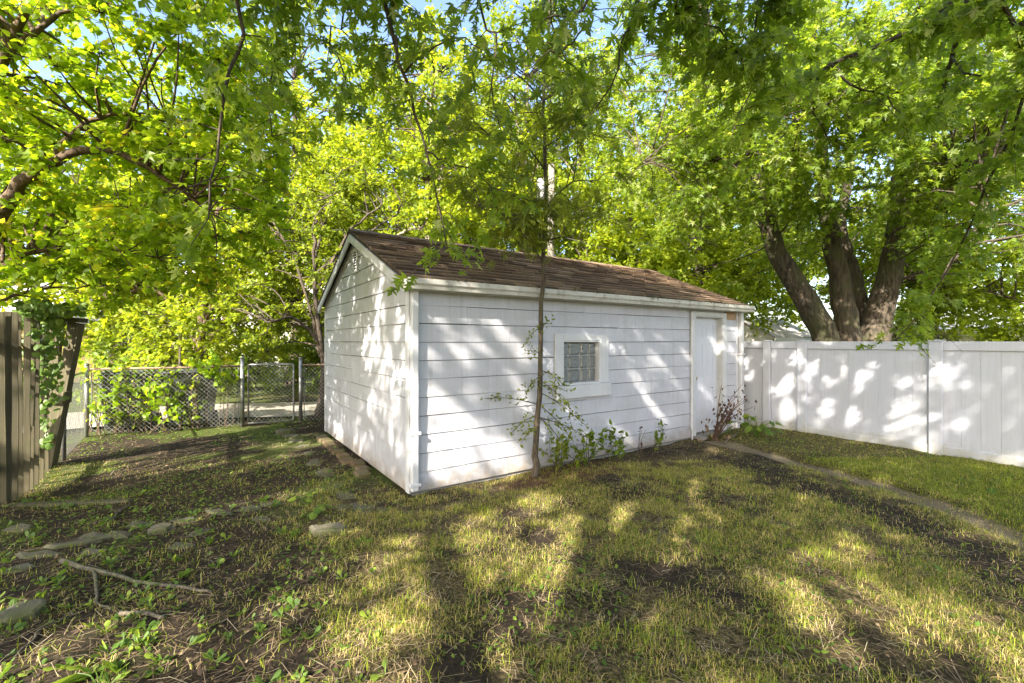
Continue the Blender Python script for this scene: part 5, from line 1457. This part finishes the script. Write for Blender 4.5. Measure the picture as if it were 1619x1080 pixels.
tag(bpy.data.objects['grass'], 'patchy green and straw coloured grass over the yard', 'grass')
# flat straw and thatch lying on the soil
N = 60000; x, y = scatter(N, 1.7, 7.2, 1.25, .8); z_ = zones(x, y)
k = outside(x, y) & (rng.random(N) < np.clip(.25 + .6 * z_['grassy'] * (1 - z_['lawn']) + .5 * z_['mulch'] + .3 * z_['wall'], 0, 1)); x, y = x[k], y[k]; n = len(x); mu = z_['mulch'][k]
g = Geo(); a = rng.uniform(0, PI, n); dv = np.stack([np.cos(a), np.sin(a), rng.normal(0, .12, n)], 1); sd = np.stack([-np.sin(a), np.cos(a), np.zeros(n)], 1)
b_ = np.stack([x, y, ground_z(x, y) + rng.uniform(.004, .016, n)], 1); L = rng.uniform(.02, .08, n)[:, None]; w = rng.uniform(.0008, .0018, n)[:, None]
Vv = np.stack([b_ - dv * L - sd * w, b_ - dv * L + sd * w, b_ + dv * L + sd * w, b_ + dv * L - sd * w], 1).reshape(-1, 3); o = (np.arange(n) * 4)[:, None]
g.add(Vv, np.concatenate([o + [0, 1, 2], o + [0, 2, 3]], 0), np.repeat(np.clip(rng.beta(2, 1.6, n) - .25 * mu, 0, 1), 4))
g.build('dry_thatch', M['litter'], kind='stuff'); tag(bpy.data.objects['dry_thatch'], 'dry straw and needles lying loose on the soil', 'thatch')
# fallen leaves and chips
N = 15000; x, y = scatter(N, 1.7, 9.0, 1.25, .9); z_ = zones(x, y)
k = outside(x, y) & (rng.random(N) < np.clip(.22 + .6 * z_['left'] + .6 * z_['wall'] + .5 * z_['bare'] - .2 * z_['lawn'], 0, 1)); x, y = x[k], y[k]; n = len(x)
g = Geo(); put_leaves(g, OVAL, np.stack([x, y, ground_z(x, y) + rng.uniform(.003, .012, n)], 1), np.stack([rng.normal(0, 1, n), rng.normal(0, 1, n), rng.normal(0, .15, n)], 1), np.tile([0, 0, 1.0], (n, 1)) + rng.normal(0, .25, (n, 3)), rng.uniform(.012, .045, n) , np.clip(rng.beta(1.3, 2.6, n), 0, 1))
g.build('leaf_litter', M['litter'], kind='stuff'); tag(bpy.data.objects['leaf_litter'], 'small brown fallen leaves and bark chips over the dirt', 'leaf litter')
# clover and seedlings too small to tell apart
N = 52000; x, y = scatter(N, 1.7, 9.3, 1.28, .9); z_ = zones(x, y)
dn = np.clip((vnoise(x, y, .5, 41) - .42) * 3, 0, 1) * (.30 + .45 * z_['left'] + .35 * z_['lawn']) * (1 - z_['bare'] * .6) * (1 - z_['path'])
k = outside(x, y) & (rng.random(N) < dn); x, y = x[k], y[k]; n = len(x)
g = Geo(); zb = ground_z(x, y) + rng.uniform(.004, .03, n); a = rng.uniform(0, 2 * PI, n)
put_leaves(g, OVAL, np.stack([x, y, zb], 1), np.stack([np.cos(a), np.sin(a), rng.uniform(-.1, .7, n)], 1), np.tile([0, 0, 1.0], (n, 1)) + rng.normal(0, .3, (n, 3)), rng.uniform(.018, .045, n), rng.beta(2, 2, n))
g.build('ground_cover', M['lf_weed'], kind='stuff'); tag(bpy.data.objects['ground_cover'], 'low clover and seedlings scattered over dirt and lawn', 'ground cover')
